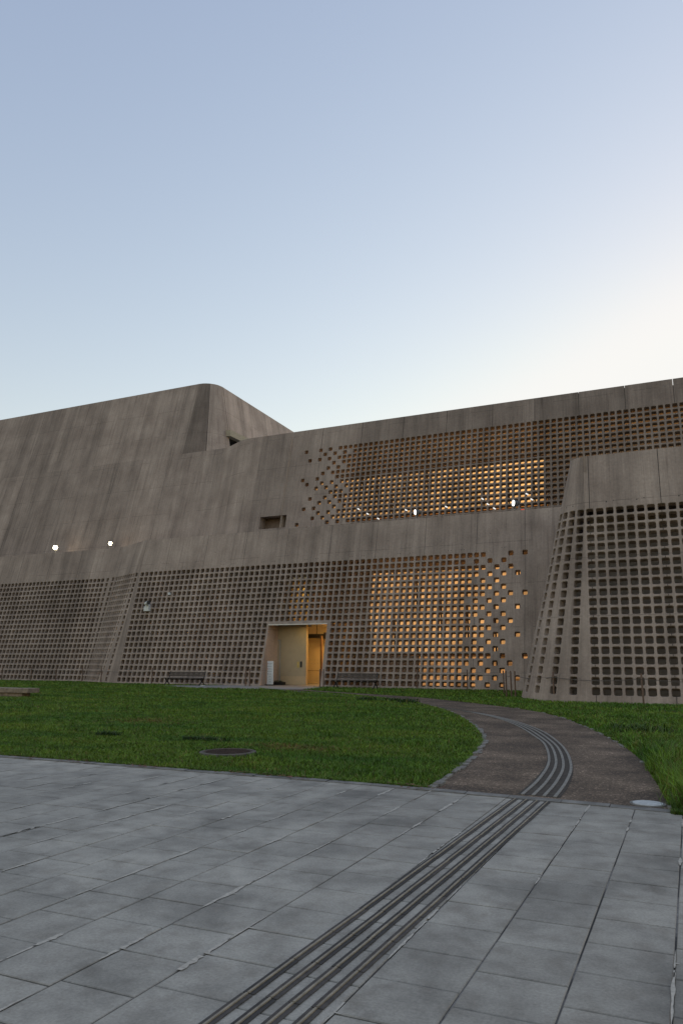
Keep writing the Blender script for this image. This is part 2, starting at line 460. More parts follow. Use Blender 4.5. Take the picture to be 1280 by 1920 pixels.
# flat face only from ZU up
wk = Wall([PV(x, ZU) for x in xs] + [PV(-34.8, ZU)], [PV(x, ZK) for x in xs] + [PV(-34.8, ZK)], ZU, ZK, -62)
tf = tonefn(12, .80, 1.14)
for i in range(len(xs)):
    if i < len(xs) :
        tn = tf(int((xs[i] + 62.01) // 2.6)); wk.quad(i, 0, 1, ZU, 20.4, tn); wk.quad(i, 0, 1, 20.4, ZK, tn)
        if i % 2 == 0: wk.joint(i, .02, ZU, ZK, .012)
wk.cap(ZK); wk.build('tower_wall', ROOT)
side_b = conep(90, 15.6); side_t = conep(90, ZK)
SB = [conep(t, 15.6) for t in ths]; ST = [conep(t, ZK) for t in ths]
ys = [.12, 3.0, 4.8, 6.5, 8.5, 10.5, 12.5, 15, 20]
for y in ys: SB.append((side_b[0] - .02 * y, side_b[1] + y)); ST.append((side_t[0] - .045 * y, side_t[1] + y))
wc = Wall(SB, ST, 15.6, ZK, -34.8)
ZW = 19.7
for i in range(len(SB) - 1):
    tn = .66 if i < 4 else (1.28 if i < 7 else 1.38 + .06 * math.sin(i * 2.3))  # side face toned lighter: brighter sky light on that side painted in
    win = i == 8
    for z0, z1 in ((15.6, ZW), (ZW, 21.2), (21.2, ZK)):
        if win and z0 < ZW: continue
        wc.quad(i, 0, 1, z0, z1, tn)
    if i in (4, 7, 9, 12): wc.joint(i, .02 if i != 7 else .9, 15.6 if i != 9 else ZW, ZK, .045 if i < 8 else .02)
for r_, t_ in ((.3, 0), (.7, 0)):
    wc.dot(3, r_, 18.3); wc.dot(5, r_, 18.3); wc.dot(6, r_, 18.35)
# window recess in the side face
p = [wc.line(8, 15.6), wc.line(9, 15.6), wc.line(9, ZW), wc.line(8, ZW)]
bk = [q + Vector((-.9, 0, 0)) for q in p]
for q in range(4):
    u = (q + 1) % 4; wc.add([p[q], bk[q], bk[u], p[u]], [(v.x + v.y, v.z) for v in (p[q], bk[q], bk[u], p[u])], 1.1)
wc.cap(ZK); wc.build('tower_wall', ROOT)
M_LINT = plain_mat('beige_lintel', (.42, .36, .26), .8)
M_GLD = plain_mat('dark_glass', (.05, .05, .045), .15, spec=.5)
mb = MB(); mb.poly([bk[0], bk[1], bk[2], bk[3]]); wo = mb.build('window', M_GLD, ROOT)
mb = MB(); mb.box(bk[0].x + .04, bk[0].x + .5, bk[0].y - .1, bk[1].y + .1, ZW - .62, ZW - .1)
fo = mb.build('frame', M_LINT, ROOT); fo.parent = wo; fo.location = (0, 0, 0)

# ---- near corner bastion on the right
ZB = 9.72
Yf = lambda z: 28.66 + .26 * z
Rb = lambda z: 3.31 - .2577 * z
def bas(th, z): r = Rb(z); return (-3.2 - r * math.sin(R(th)), Yf(z) + r - r * math.cos(R(th)))
zcb = [.38 + .362 * k for k in range(20)]; zrb = [.199 + .362 * k for k in range(21)]
B, T, kd = [], [], []
def addb(fn, k_): B.append(fn(0)); T.append(fn(ZB)); kd.append(k_)
for j in range(22, 0, -1):      # side face from the back
    addb(lambda z, j=j: (-3.2 - Rb(z), Yf(z) + Rb(z) + .376 * j), 1)
for th0, kk in ((90, 1), (68.5, 1), (52.5, 1), (37.5, 1), (22, 1), (7.5, 0)):
    addb(lambda z, t=th0: bas(t, z), kk)
addb(lambda z: (-3.388, Yf(z)), 1); ib = len(B) - 1
for k in range(1, 22): addb(lambda z, k=k: (-3.2 + .376 * (k - .5), Yf(z)), 1)
wr = Wall(B, T, 0, ZB, 7)
tf = tonefn(21, .92, 1.08)
for i in range(len(B) - 1):
    k = i - ib; tn = tf((k // 7) if k >= 0 else -1)
    wr.quad(i, 0, 1, -.25, zrb[0], tn)
    for r in range(20):
        if kd[i]: wr.holecell(i, zrb[r], zrb[r + 1], tn, .285, .058, .27)
        else: wr.quad(i, 0, 1, zrb[r], zrb[r + 1], tn)
    wr.quad(i, 0, 1, zrb[20], 8.6, tn); wr.quad(i, 0, 1, 8.6, ZB, tn)
    if k >= 0 and k % 7 == 0:
        wr.joint(i, .5, zrb[20], ZB, .022); wr.joint(i, .5, -.1, zrb[0] + .02, .022)
        for r in range(20): wr.joint(i, .5, zrb[r], zcb[r] - .145, .022); wr.joint(i, .5, zcb[r] + .145, zrb[r + 1], .022)
    if k >= 0 and k % 7 in (2, 5):
        wr.dot(i, .2, zrb[20] + .2, .026); wr.dot(i, .9, zrb[20] + .24, .02)
    if -5 < k < -1 and k != -2: wr.dot(i, .5, zrb[20] + .16, .024)
wr.cap(ZB); wr.build('corner_bastion', ROOT)
# its inner skin, roof
mb = MB()
mb.poly([(-6.0, 30.2 , -.2), (9, 30.2, -.2), (9, 32.75, 9.3), (-2.6, 32.75, 9.3)])
mb.poly([(-6.0, 30.2, -.2), (-2.6, 32.75, 9.3), (-2.6, 41, 9.3), (-6.0, 41, -.2)])
mb.poly([(-3.4, 31.25, 9.25), (9, 31.25, 9.25), (9, 41, 9.25), (-3.4, 41, 9.25)])
mb.build('inner_wall', plain_mat('bastion_inner', (.33, .28, .24), .9, var=.15, scale=1), ROOT)

# ---- inner skins, floors and roofs that close the cavities
mb = MB()
mb.poly([(-62, 43.6, -.2), (-35.5, 43.6, -.2), (-35.5, 43.6, 9), (-62, 43.6, 9)])
mb.poly([(-35.5, 43.6, -.2), (-33.5, 41.8, -.2), (-33.5, 41.8, 9), (-35.5, 43.6, 9)])
mb.poly([(-33.5, 41.8, -.2), (-23.0, 41.8, -.2), (-23.0, 41.8, 9), (-33.5, 41.8, 9)])
mb.poly([(-17.4, 41.8, 6.65), (2, 41.8, 6.65), (2, 41.8, 9), (-17.4, 41.8, 9)])
mb.poly([(-23.0, 42.9, -.2), (-17.4, 42.9, -.2), (-17.4, 42.9, 9), (-23, 42.9, 9)])
mb.poly([(-17.4, 41.8, -.2), (-14.35, 41.8, -.2), (-14.35, 41.8, 1.7), (-17.4, 41.8, 1.7)])
mb.poly([(-6.9, 41.8, -.2), (2, 41.8, -.2), (2, 41.8, 6.65), (-6.9, 41.8, 6.65)])
mb.poly([(-23, 41.8, -.2), (-23, 42.9, -.2), (-23, 42.9, 9), (-23, 41.8, 9)])
mb.poly([(-17.4, 41.8, -.2), (-17.4, 42.9, -.2), (-17.4, 42.9, 9), (-17.4, 41.8, 9)])
mb.poly([(-62, 37, -.12), (2, 37.9, -.12), (2, 44, -.12), (-62, 44, -.12)])
mb.poly([(-62, 44.5, -.2), (4, 44.5, -.2), (4, 44.5, 9), (-62, 44.5, 9)]); mb.poly([(-24, 48.2, 8.9), (9, 48.2, 8.9), (9, 48.2, 16.8), (-24, 48.2, 16.8)])
mb.build('inner_wall', M_INNER, ROOT)
mb = MB()   # terrace slab behind the lower parapet
mb.poly([(-62, 41.95, 8.95), (-36.8, 41.95, 8.95), (-32.6, 39.98, 8.95), (2, 39.98, 8.95), (2, 48, 8.95), (-62, 48, 8.95)])
mb.build('terrace_slab', M_ROOF, ROOT)
mb = MB()
mb.poly([(-34, 46.6, 14.15), (8, 46.6, 14.15), (8, 46.6, 16.7), (-34, 46.6, 16.7)])
mb.poly([(-34, 46.6, 9.0), (-23.6, 46.6, 9.0), (-23.6, 46.6, 14.15), (-34, 46.6, 14.15)])
mb.poly([(-7.35, 46.6, 9.0), (8, 46.6, 9.0), (8, 46.6, 14.15), (-7.35, 46.6, 14.15)])
mb.poly([(-24.2, 42.4, 9.0), (-24.2, 46.6, 9.0), (-24.2, 46.6, 16.7), (-24.2, 44.3, 16.7)])
mb.poly([(8, 42.4, 9.0), (8, 46.6, 9.0), (8, 46.6, 16.7), (8, 44.3, 16.7)])
mb.build('inner_wall', M_INNER, ROOT)
mb = MB()
mb.poly([(-35, 46.0, 16.72), (-31.6, 46.0, 16.72), (-29.6, 45.4, 16.72), (-27.4, 44.6, 16.72), (8, 44.6, 16.72), (8, 66, 16.72), (-35, 66, 16.72)])
mb.poly([(-62, 47.8, 23.1), (-34.9, 47.8, 23.1), (-34.0, 49, 23.1), (-34.4, 68, 23.1), (-62, 68, 23.1)])
mb.build('roof', M_ROOF, ROOT)
mb = MB()
bwp = [q + Vector((0, -.02, 0)) for q in back]; mb.poly(bwp); mb.build('window', plain_mat('brown_glass', (.17, .115, .08), .5), ROOT)

# ---- lit windows behind the lattice
def glow_mat(name, col, strength, scale=.5, lo=.55):
    m, nt, N, L, b = new_mat(name)
    tc = N.new('ShaderNodeTexCoord').outputs['Object']
    n1 = noise(nt, scalev(nt, tc, .6, .6, 1.6), scale, 4, .6)
    st = ramp(nt, n1, [(.32, g3(lo)), (.62, g3(1.0)), (.8, g3(1.2))])
    b.inputs['Base Color'].default_value = (.5, .35, .2, 1)
    L.new(mixc(nt, 'MULTIPLY', 1, col, st), b.inputs['Emission Color']); b.inputs['Emission Strength'].default_value = strength
    b.inputs['Roughness'].default_value = .6
    return m
M_LITL = glow_mat('lit_window_amber', (1.0, .50, .17), .76, .8, .32)
M_LITU = glow_mat('lit_window_gold', (1.0, .52, .17), .98, .55, .22)
M_LITD = glow_mat('lit_window_dim', (1.0, .46, .15), .55, 1.2, .15)
M_LITW = glow_mat('lit_window_white', (1.0, .9, .75), 1.0)
M_MULL = plain_mat('bronze_mullion', (.10, .07, .045), .5)
def window(x0, x1, y, z0, z1, mat):
    mb = MB(); mb.poly([(x0, y, z0), (x1, y, z0), (x1, y, z1), (x0, y, z1)]); w = mb.build('window', mat, ROOT)
    mb = MB()
    for a_, b_ in ((x0, x0 + .045), (x1 - .045, x1)): mb.box(a_, b_, y - .05, y - .01, z0, z1)
    mb.box(x0 + .045, x1 - .045, y - .05, y - .01, z0, z0 + .06); mb.box(x0 + .045, x1 - .045, y - .05, y - .01, z1 - .06, z1)
    f = mb.build('frame', M_MULL, ROOT); f.parent = w; f.location = (0, 0, 0)
    return w
xm = [-17.38, -15.78, -14.35, -12.9, -11.35, -9.78, -8.35, -6.9]
for i in range(7):
    window(xm[i], xm[i + 1] - .003, 41.82, 1.72, 6.65, M_LITL)
    if i >= 2: window(xm[i], xm[i + 1] - .003, 41.82, -.05, 1.70, M_LITD)
xm = [-23.6, -21.5, -19.8, -18.7, -17.65, -16.65, -15.1, -13.0, -11.3, -9.7, -8.1, -7.38]
for i in range(11):
    window(xm[i], xm[i + 1] - .003, 46.62, 11.0, 14.13, glow_mat('lit_window_gold', (1.0, .52, .17), (.5, .6, .72, .78, .7, .82, .95, 1.0, 1.15, 1.2, 1.0)[i], .6, .35))
    window(xm[i], xm[i + 1] - .003, 46.62, 8.96, 10.9, M_LITD)

def area(name, loc, sx, sy, en, col, rot=(0, 0, 0)):
    l = bpy.data.lights.new(name, 'AREA'); l.shape = 'RECTANGLE'; l.size = sx; l.size_y = sy; l.energy = en; l.color = col
    o = bpy.data.objects.new(name, l); COL.objects.link(o); o.location = loc; o.rotation_euler = rot
    return o
WARM = (1, .60, .26)
area('gallery_lamp', (-15, 45.4, 16.4), 14, .3, 80, WARM)
area('gallery_lamp', (-2, 45.4, 16.4), 12, .3, 45, WARM)
area('gallery_lamp', (-12, 40.6, 8.7), 10, .3, 22, WARM)

# ---- entrance hall
M_BEIGE = plain_mat('beige_plaster', (.42, .33, .21), .7, var=.06, scale=3)
M_BEIGE2 = plain_mat('cream_plaster', (.62, .48, .28), .6, var=.05, scale=2)
M_TRIM = plain_mat('grey_trim', (.36, .33, .28), .5)
M_DARK = plain_mat('dark_metal', (.02, .018, .016), .45, spec=.4)
M_STEEL = plain_mat('pale_steel', (.62, .60, .56), .4, metal=.3, var=.05)
mb = MB()
mb.box(-23.3, -20.52, 39.62, 39.85, -.1, 3.75)                      # front wall of the hall
mb.build('hall_wall', M_BEIGE, ROOT)
mb = MB()
mb.box(-23.3, -17.5, 42.4, 42.6, -.1, 3.5); mb.box(-21.6, -20.3, 42.4, 42.6, 3.5, 6.2)      # bright back wall, tall in the shaft
mb.box(-18.6, -18.4, 39.62, 42.4, -.1, 3.55)
mb.box(-21.8, -21.6, 39.4, 42.4, 3.78, 6.2); mb.box(-20.3, -20.1, 39.4, 42.4, 3.6, 6.2); mb.box(-21.6, -20.3, 39.4, 42.4, 6.2, 6.3)
mb.box(-20.1, -18.4, 38.62, 42.4, 3.55, 3.6); mb.box(-23.3, -21.8, 39.85, 42.4, 3.65, 3.7)
mb.build('hall_wall', M_BEIGE2, ROOT)
mb = MB(); mb.box(-23.4, -17.5, 37.55, 42.8, -.1, .012); mb.build('hall_floor', plain_mat('hall_floor_stone', (.22, .19, .16), .5), ROOT)
mb = MB(); mb.box(-22.20, -20.53, 39.606, 39.618, 0.02, .50); mb.build('dado_panel', plain_mat('ochre_panel', (.50, .37, .22), .6, var=.05), ROOT)
door = MB(); door.box(-22.86, -22.30, 39.596, 39.618, .02, 2.56); door = door.build('door', plain_mat('beige_door', (.42, .33, .22), .5, var=.05), ROOT)
mb = MB(); mb.box(-22.30, -22.23, 39.57, 39.62, 0, 2.62); mb.box(-22.93, -22.86, 39.57, 39.62, 0, 2.62); mb.box(-22.86, -22.30, 39.57, 39.62, 2.56, 2.64)
f = mb.build('frame', M_TRIM, ROOT); f.parent = door; f.location = (0, 0, 0)
mb = MB(); mb.box(-22.84, -22.80, 39.55, 39.596, 1.0, 1.14); f = mb.build('handle', M_DARK, ROOT); f.parent = door; f.location = (0, 0, 0)
mb = MB(); mb.box(-20.90, -20.79, 39.58, 39.618, 1.02, 1.36); mb.build('intercom', M_DARK, ROOT)
mb = MB(); mb.box(-21.11, -20.98, 39.605, 39.618, 1.00, 1.34); mb.build('notice', plain_mat('yellow_notice', (.55, .40, .12), .6), ROOT)
for kx in range(4):
    for kz in range(2):
        mb = MB(); mb.box(-21.60 + kx * .22 + .02, -21.57 + kx * .22 + .02, 42.385, 42.398, 1.20 + kz * .22, 1.23 + kz * .22); mb.build('wall_stud', M_TRIM, ROOT)
mb = MB(); mb.box(DX0 - .02, DX1 + .02, 37.6 + .25 * 3.46 - .03, 37.6 + .25 * 3.46 + .1, 3.445, 3.498); mb.build('lintel_strip', M_STEEL, ROOT)
mb = MB(); mb.box(-21.66, -20.45, 41.9, 42.2, 2.78, 3.02); mb.box(-20.45, -20.1, 41.8, 42.3, 2.72, 3.1); mb.build('door_header', M_DARK, ROOT)
mb = MB(); mb.box(-20.49, -20.37, 41.4, 41.5, 0, 2.9); mb.build('door_frame', plain_mat('brown_frame', (.16, .09, .05), .5), ROOT)
mb = MB(); mb.box(-20.70, -20.67, 41.30, 41.33, 2.9, 8); mb.build('hanging_rod', M_DARK, ROOT)
mb = MB(); mb.tube([(-21.5, 41.75, 0.0), (-21.5, 41.75, .80), (-18.0, 41.75, .80)], .02); mb.build('handrail', plain_mat('rail_bronze', (.25, .18, .1), .4), ROOT)
area('hall_lamp', (-20.75, 41.3, 6.1), .8, .8, 14, (1, .72, .24))
area('hall_lamp', (-19.2, 41.2, 3.35), .9, .8, 95, (1, .62, .20))
area('hall_lamp', (-20.2, 39.0, 3.40), 1.2, .3, 5.5, (1, .74, .30))

# ------------------------------------------------------------------ ground, paving, path
def attr_mat(name, spec=.3, rough=.8): return new_mat(name)

def kerbY(x): return 8.98 if x < -4 else 8.98 - .072 * (x + 4)
PLft = [(-2.98, 8.9), (-3.01, 9.09), (-3.16, 10.89), (-3.48, 13.2), (-3.83, 14.95), (-4.67, 17.51), (-6.33, 21.44), (-8.2, 24.67), (-10.47, 27.64), (-14.15, 30.74), (-17.14, 32.35), (-18.9, 33.3), (-20.6, 34.6)]
PRgt = [(-.30, 8.6), (-.35, 9.2), (-.57, 11.02), (-.96, 13.56), (-1.77, 16.7), (-3.08, 20.62), (-4.4, 23.3), (-6.24, 25.57), (-8.11, 27.53), (-10.11, 29.4), (-12.5, 30.9), (-15.95, 32.9), (-17.9, 34.3)]
def smooth_line(pts, n=6):
    P = [Vector((*p, 0)) for p in pts]; out = []
    for i in range(len(P) - 1):
        p0, p1, p2, p3 = P[max(i - 1, 0)], P[i], P[i + 1], P[min(i + 2, len(P) - 1)]
        for k in range(n):
            t = k / n
            out.append(.5 * ((2 * p1) + (p2 - p0) * t + (2 * p0 - 5 * p1 + 4 * p2 - p3) * t * t + (3 * p1 - p0 - 3 * p2 + p3) * t ** 3))
    out.append(P[-1]); return out
SLf = smooth_line(PLft); SRt = smooth_line(PRgt)

# ground sheet
m, nt, N, L, b = new_mat('turf_soil'); tc = N.new('ShaderNodeTexCoord').outputs['Object']
n1 = noise(nt, tc, .35, 5, .6); n2 = noise(nt, tc, 25, 6, .7)
c = ramp(nt, n1, [(.35, (.040, .065, .010)), (.65, (.060, .080, .014))])
c = mixc(nt, 'MULTIPLY', 1, c, ramp(nt, n2, [(.3, g3(.55)), (.7, g3(1.3))])); L.new(c, b.inputs['Base Color'])
b.inputs['Roughness'].default_value = 1; bump(nt, b, n2, .6, .05); M_SOIL = m
mb = MB()
mb.poly([(-900, -600, -.03), (900, -600, -.03), (900, 1200, -.03), (-900, 1200, -.03)])
struct(mb.build('ground', M_SOIL))

# paving slabs
m, nt, N, L, b = new_mat('grey_paving'); tc = N.new('ShaderNodeTexCoord').outputs['Object']
at = N.new('ShaderNodeAttribute'); at.attribute_name = 'tone'
n1 = noise(nt, tc, 1.3, 6, .62, .3); n2 = noise(nt, tc, 60, 6, .7); n3 = noise(nt, tc, 5, 5, .65)
n4 = noise(nt, scalev(nt, tc, 1, .45), .35, 3, .5)
c = ramp(nt, n1, [(.32, (.215, .196, .165)), (.5, (.335, .305, .258)), (.70, (.435, .396, .332))])
c = mixc(nt, 'MULTIPLY', 1, c, ramp(nt, n2, [(.3, g3(.78)), (.7, g3(1.2))]))
c = mixc(nt, 'MULTIPLY', 1, c, ramp(nt, n3, [(.30, (.68, .66, .64)), (.52, g3(.98)), (.75, g3(1.14))]))
c = mixc(nt, 'MULTIPLY', 1, c, ramp(nt, n4, [(.35, g3(.88)), (.65, g3(1.08))]))
c = mixc(nt, 'MULTIPLY', 1, c, at.outputs['Color']); L.new(c, b.inputs['Base Color'])
L.new(ramp(nt, n3, [(.3, g3(.5)), (.7, g3(.75))]), b.inputs['Roughness'])
b.inputs['Specular IOR Level'].default_value = .4
bump(nt, b, mth(nt, 'ADD', mth(nt, 'MULTIPLY', n2, .6), n3), .35, .008); M_PAVE = m
m, nt, N, L, b = new_mat('paving_mortar'); tc = N.new('ShaderNodeTexCoord').outputs['Object']
n1 = noise(nt, scalev(nt, tc, 1, .6), 1.1, 4, .6); n2 = noise(nt, tc, 30, 5)
c = ramp(nt, n1, [(.44, (.06, .056, .052)), (.52, (.10, .09, .085)), (.58, (.30, .275, .25))])
c = mixc(nt, 'MULTIPLY', 1, c, ramp(nt, n2, [(.3, g3(.7)), (.7, g3(1.2))])); L.new(c, b.inputs['Base Color'])
b.inputs['Roughness'].default_value = .95; M_MORT = m
M_SMEAR = plain_mat('lime_mortar', (.46, .415, .35), .9, var=.25, scale=30)

V, F, TN, MI = [], [], [], []
def pq(pts, tone, mi=0):
    i = len(V); V.extend(pts); F.append(tuple(range(i, i + len(pts)))); TN.append(tone); MI.append(mi)
def slab(x0, x1, y0, y1a, y1b, z, tone, g=.0045):
    """slab with a small chamfer; y1a / y1b are the far edge at x0 / x1"""
    x0 += g; x1 -= g; y0 += g; y1a -= g; y1b -= g; c = .005
    tz = [z + random.uniform(-.0008, .0008) for _ in range(4)]
    o = [(x0, y0), (x1, y0), (x1, y1b), (x0, y1a)]; n_ = [(x0 + c, y0 + c), (x1 - c, y0 + c), (x1 - c, y1b - c), (x0 + c, y1a - c)]
    top = [(*n_[q], tz[q]) for q in range(4)]; mid = [(*o[q], z - .004) for q in range(4)]; low = [(*o[q], z - .03) for q in range(4)]
    pq(top, tone)
    for q in range(4):
        u = (q + 1) % 4; pq([mid[q], mid[u], top[u], top[q]], tone * .9); pq([low[q], low[u], mid[u], mid[q]], tone * .7)
lanes = [-.205 + .46 * 0]
XL = [-.205 + .455 * i for i in range(-40, 14)]
smear = []
TAC0, TAC1 = -2.03, -1.57      # lane that carries the tactile bars
for li in range(len(XL) - 1):
    x0, x1 = XL[li], XL[li + 1]
    off = random.uniform(0, .43); y = -3 + off - .43
    while y < 9.2:
        yn = y + .432 + random.uniform(-.004, .004)
        ya, yb = min(yn, kerbY(x0)), min(yn, kerbY(x1))
        if ya - y < .03 or yb - y < .03: break
        t = random.gauss(1, .03)
        if random.random() < .025: t *= .84
        g_ = .0028 if y > 7 else .0036
        slab(x0, x1, y, ya, yb, .0 + random.uniform(-.0015, .0015), t, g_ + random.uniform(0, .002))
        if random.random() < (.42 if XL[li] < -2.2 else .3): smear.append((x0, y if random.random() < .5 else y + .2))
        y = yn
    
for (sx, sy) in smear:
    if not (-9 < sx < 3): continue
    ln = random.uniform(.06, .26) * (1.8 if random.random() < .3 else 1); wd = random.uniform(.005, .017) * (.75 if sx > -2.2 else 1.3)
    n_ = 12; pk = random.uniform(.25, .75); prev = None
    for q in range(n_ + 1):
        t = q / n_; e = max(0, 1 - abs(t - pk) / max(pk, 1 - pk)) ** .6 + .08
        cur = (sx - wd * e * random.uniform(.5, 1.3), sx + wd * e * random.uniform(.5, 1.3), sy - ln + 2 * ln * t)
        if prev and random.random() < .94: pq([(prev[0], prev[2], .0042), (prev[1], prev[2], .0042), (cur[1], cur[2], .0042), (cur[0], cur[2], .0042)], 1, 2)
        prev = cur
    if random.random() < .4:   # a spur running along the cross joint
        w_ = random.uniform(.03, .08)
        pq([(sx, sy - .008, .0047), (sx + w_, sy - .003, .0047), (sx + w_ * .4, sy + .004, .0047), (sx, sy + .008, .0047)][::1], 1, 2)
pq([(-20, -4, -.008), (7, -4, -.008), (7, kerbY(7), -.008), (-4, 8.98, -.008), (-20, 8.98, -.008)], 1, 1)
me = bpy.data.meshes.new('paving'); me.from_pydata(V, [], F); me.polygons.foreach_set('material_index', MI)
tn = me.color_attributes.new('tone', 'FLOAT_COLOR', 'CORNER'); t = np.repeat(np.array(TN, 'f'), [len(f) for f in F])
tn.data.foreach_set('color', np.stack([t, t, t, np.ones_like(t)], 1).ravel())
struct(link('paving', me, [M_PAVE, M_MORT, M_SMEAR]))

# kerb between paving and lawn
M_KERB = plain_mat('kerb_concrete', (.20, .185, .165), .95, var=.4, scale=5)
mb = MB(); x = -20.0
while x < 7:
    w_ = random.uniform(.5, .62); xa = x + .003; xb = min(x + w_, 7)
    z_ = .006 + random.uniform(-.003, .004); e = random.uniform(-.006, .006)
    ya, yb = kerbY(xa) + .012, kerbY(xb) + .012; th = .135 + random.uniform(-.015, .01)
    mb.poly([(xa, ya, z_), (xb - .004, yb, z_), (xb - .004, yb + th, z_ + .004), (xa, ya + th, z_ + .004)])
    mb.poly([(xa, ya, -.03), (xb - .004, yb, -.03), (xb - .004, yb, z_), (xa, ya, z_)])
    mb.poly([(xa, ya + th, z_ + .004), (xb - .004, yb + th, z_ + .004), (xb - .004, yb + th, -.03), (xa, ya + th, -.03)])
    x += w_
struct(mb.build('kerb', M_KERB))

# path of exposed aggregate
m, nt, N, L, b = new_mat('aggregate_path'); tc = N.new('ShaderNodeTexCoord').outputs['Object']
n1 = noise(nt, tc, .9, 5, .6); n2 = noise(nt, tc, 70, 3, .8)
vo = N.new('ShaderNodeTexVoronoi'); vo.inputs['Scale'].default_value = 50; L.new(tc, vo.inputs['Vector'])
vcol = N.new('ShaderNodeSeparateColor'); L.new(vo.outputs['Color'], vcol.inputs[0])
c = ramp(nt, n1, [(.36, (.090, .063, .044)), (.5, (.142, .099, .067)), (.66, (.225, .158, .108))])
c = mixc(nt, 'MULTIPLY', 1, c, ramp(nt, vcol.outputs[0], [(0, g3(.6)), (.6, g3(.95)), (.88, g3(1.2)), (.97, g3(2.4))]))
c = mixc(nt, 'MULTIPLY', 1, c, ramp(nt, n2, [(.3, g3(.75)), (.7, g3(1.2))]))
L.new(c, b.inputs['Base Color']); b.inputs['Roughness'].default_value = .9
bump(nt, b, vo.outputs['Distance'], .5, .008); M_PATH = m
mb = MB()
for i in range(len(SLf) - 1):
    a_, b_, c_, d_ = SLf[i], SRt[i], SRt[i + 1], SLf[i + 1]
    if i == 0:
        pass
    mb.poly([(q.x, max(q.y, kerbY(q.x) + .10), -.002) for q in (a_, b_, c_, d_)])
struct(mb.build('path', M_PATH))

# concrete apron at the door
mb = MB(); mb.poly([(-28.2, 35.5, .0035), (-24.0, 33.6, .0035), (-19.6, 33.5, .0035), (-17.6, 34.4, .0035), (-18.2, 37.7, .0035), (-24.5, 37.7, .0035)])
struct(mb.build('pavement', plain_mat('pale_apron', (.27, .25, .225), .9, var=.25, scale=2)))

# stones along the edges of the path
M_STONE = plain_mat('edging_stone', (.21, .19, .165), .9, var=.4, scale=9)
mb = MB()
def edging(line, i0, i1, side, keep, wid):
    pts = line[i0:i1]; d = 0; i = 0
    seg = []
    for a_, b_ in zip(pts[:-1], pts[1:]):
        n_ = max(1, int((b_ - a_).length / .17))
        for q in range(n_): seg.append((a_.lerp(b_, q / n_), a_.lerp(b_, (q + .93) / n_)))
    for a_, b_ in seg:
        if random.random() > keep: continue
        if a_.y < kerbY(a_.x) + .13: continue
        dr = (b_ - a_).normalized(); nn = Vector((-dr.y, dr.x, 0)) * side
        w1 = wid * random.uniform(.6, 1.2); z_ = random.uniform(.006, .028); s0 = -w1 * .8 + random.uniform(-.015, .01)
        p4 = [a_ + nn * s0, b_ + nn * s0, b_ + nn * (s0 + w1 * random.uniform(.8, 1.1)), a_ + nn * (s0 + w1)]
        mb.poly([(q.x, q.y, z_) for q in p4])
        for q in range(4):
            u = (q + 1) % 4; mb.poly([(p4[q].x, p4[q].y, -.03), (p4[u].x, p4[u].y, -.03), (p4[u].x, p4[u].y, z_), (p4[q].x, p4[q].y, z_)])
edging(SLf, 3, 32, 1, .97, .11)
edging(SLf, 30, 60, 1, .4, .08)
edging(SRt, 2, 40, -1, .3, .06)
struct(mb.build('stone_edging', M_STONE))

# tactile guide bars
M_BARD = plain_mat('bar_rubber', (.045, .040, .036), .7, var=.3, scale=14)
M_BARE = plain_mat('bar_worn', (.075, .064, .056), .75, var=.3, scale=20)
M_BART = plain_mat('bar_tan', (.27, .225, .165), .5, var=.3, scale=10)
M_BARG = plain_mat('bar_grey', (.235, .215, .185), .7, var=.3, scale=14)
for bi, x in enumerate((-1.915, -1.790, -1.672, -1.552)):
    mb = MB(); y = -2.9
    while y < 8.86:
        ln = .445; x_ = x + (y - 3) * .0 
        y2 = min(y + ln - .008, kerbY(x) - .01)
        if y2 - y < .05: break
        # the row of bars runs slightly askew to the slabs
        xa, xb = x - .018 * (8.9 - y) + random.uniform(-.002, .002), x - .018 * (8.9 - y2) + random.uniform(-.002, .002); mm = random.choice((0, 0, 2))
        for hw, z0_, z1_, mi_ in ((.031, .0035, .0065, mm), (.006, .0065, .0125, 1)):
            p8 = [(xa - hw, y, 0), (xa + hw, y, 0), (xb + hw, y2, 0), (xb - hw, y2, 0)]
            mb.poly([(a_, b_, z1_) for a_, b_, _ in p8], mi_)
            for q_ in range(4):
                u_ = (q_ + 1) % 4; mb.poly([(*p8[q_][:2], z0_), (*p8[u_][:2], z0_), (*p8[u_][:2], z1_), (*p8[q_][:2], z1_)], mi_)
        y += ln
    struct(mb.build('tactile_bar', [M_BARD, M_BART, M_BARE]))
SA = smooth_line([(-1.9, 9.12), (-1.93, 10.37), (-2.1, 12.14), (-2.55, 14.4), (-3.02, 15.9), (-3.76, 17.95), (-4.65, 19.9), (-5.7, 21.6), (-6.9, 23.1), (-8.6, 25.0), (-10.8, 27.2), (-13.2, 29.3), (-16.0, 31.3), (-18.6, 33.2)], 5)
SD = smooth_line([(-1.53, 9.10), (-1.57, 10.2), (-1.7, 11.6), (-2.02, 13.4), (-2.45, 15.1), (-3.1, 17.1), (-4.1, 19.3), (-5.2, 21.1), (-6.5, 22.7), (-8.2, 24.6), (-10.5, 26.85), (-12.9, 29.0), (-15.75, 31.0), (-18.35, 32.9)], 5)
mb = MB()
for i in range(len(SA) - 1):
    q = [SA[i], SD[i], SD[i + 1], SA[i + 1]]
    ex = (SD[i] - SA[i]).normalized() * .06
    mb.poly([(p.x, p.y, .0015) for p in (q[0] - ex, q[1] + ex, q[2] + ex, q[3] - ex)])
struct(mb.build('tactile_base', plain_mat('tactile_mortar', (.07, .056, .044), .9, var=.35, scale=10)))
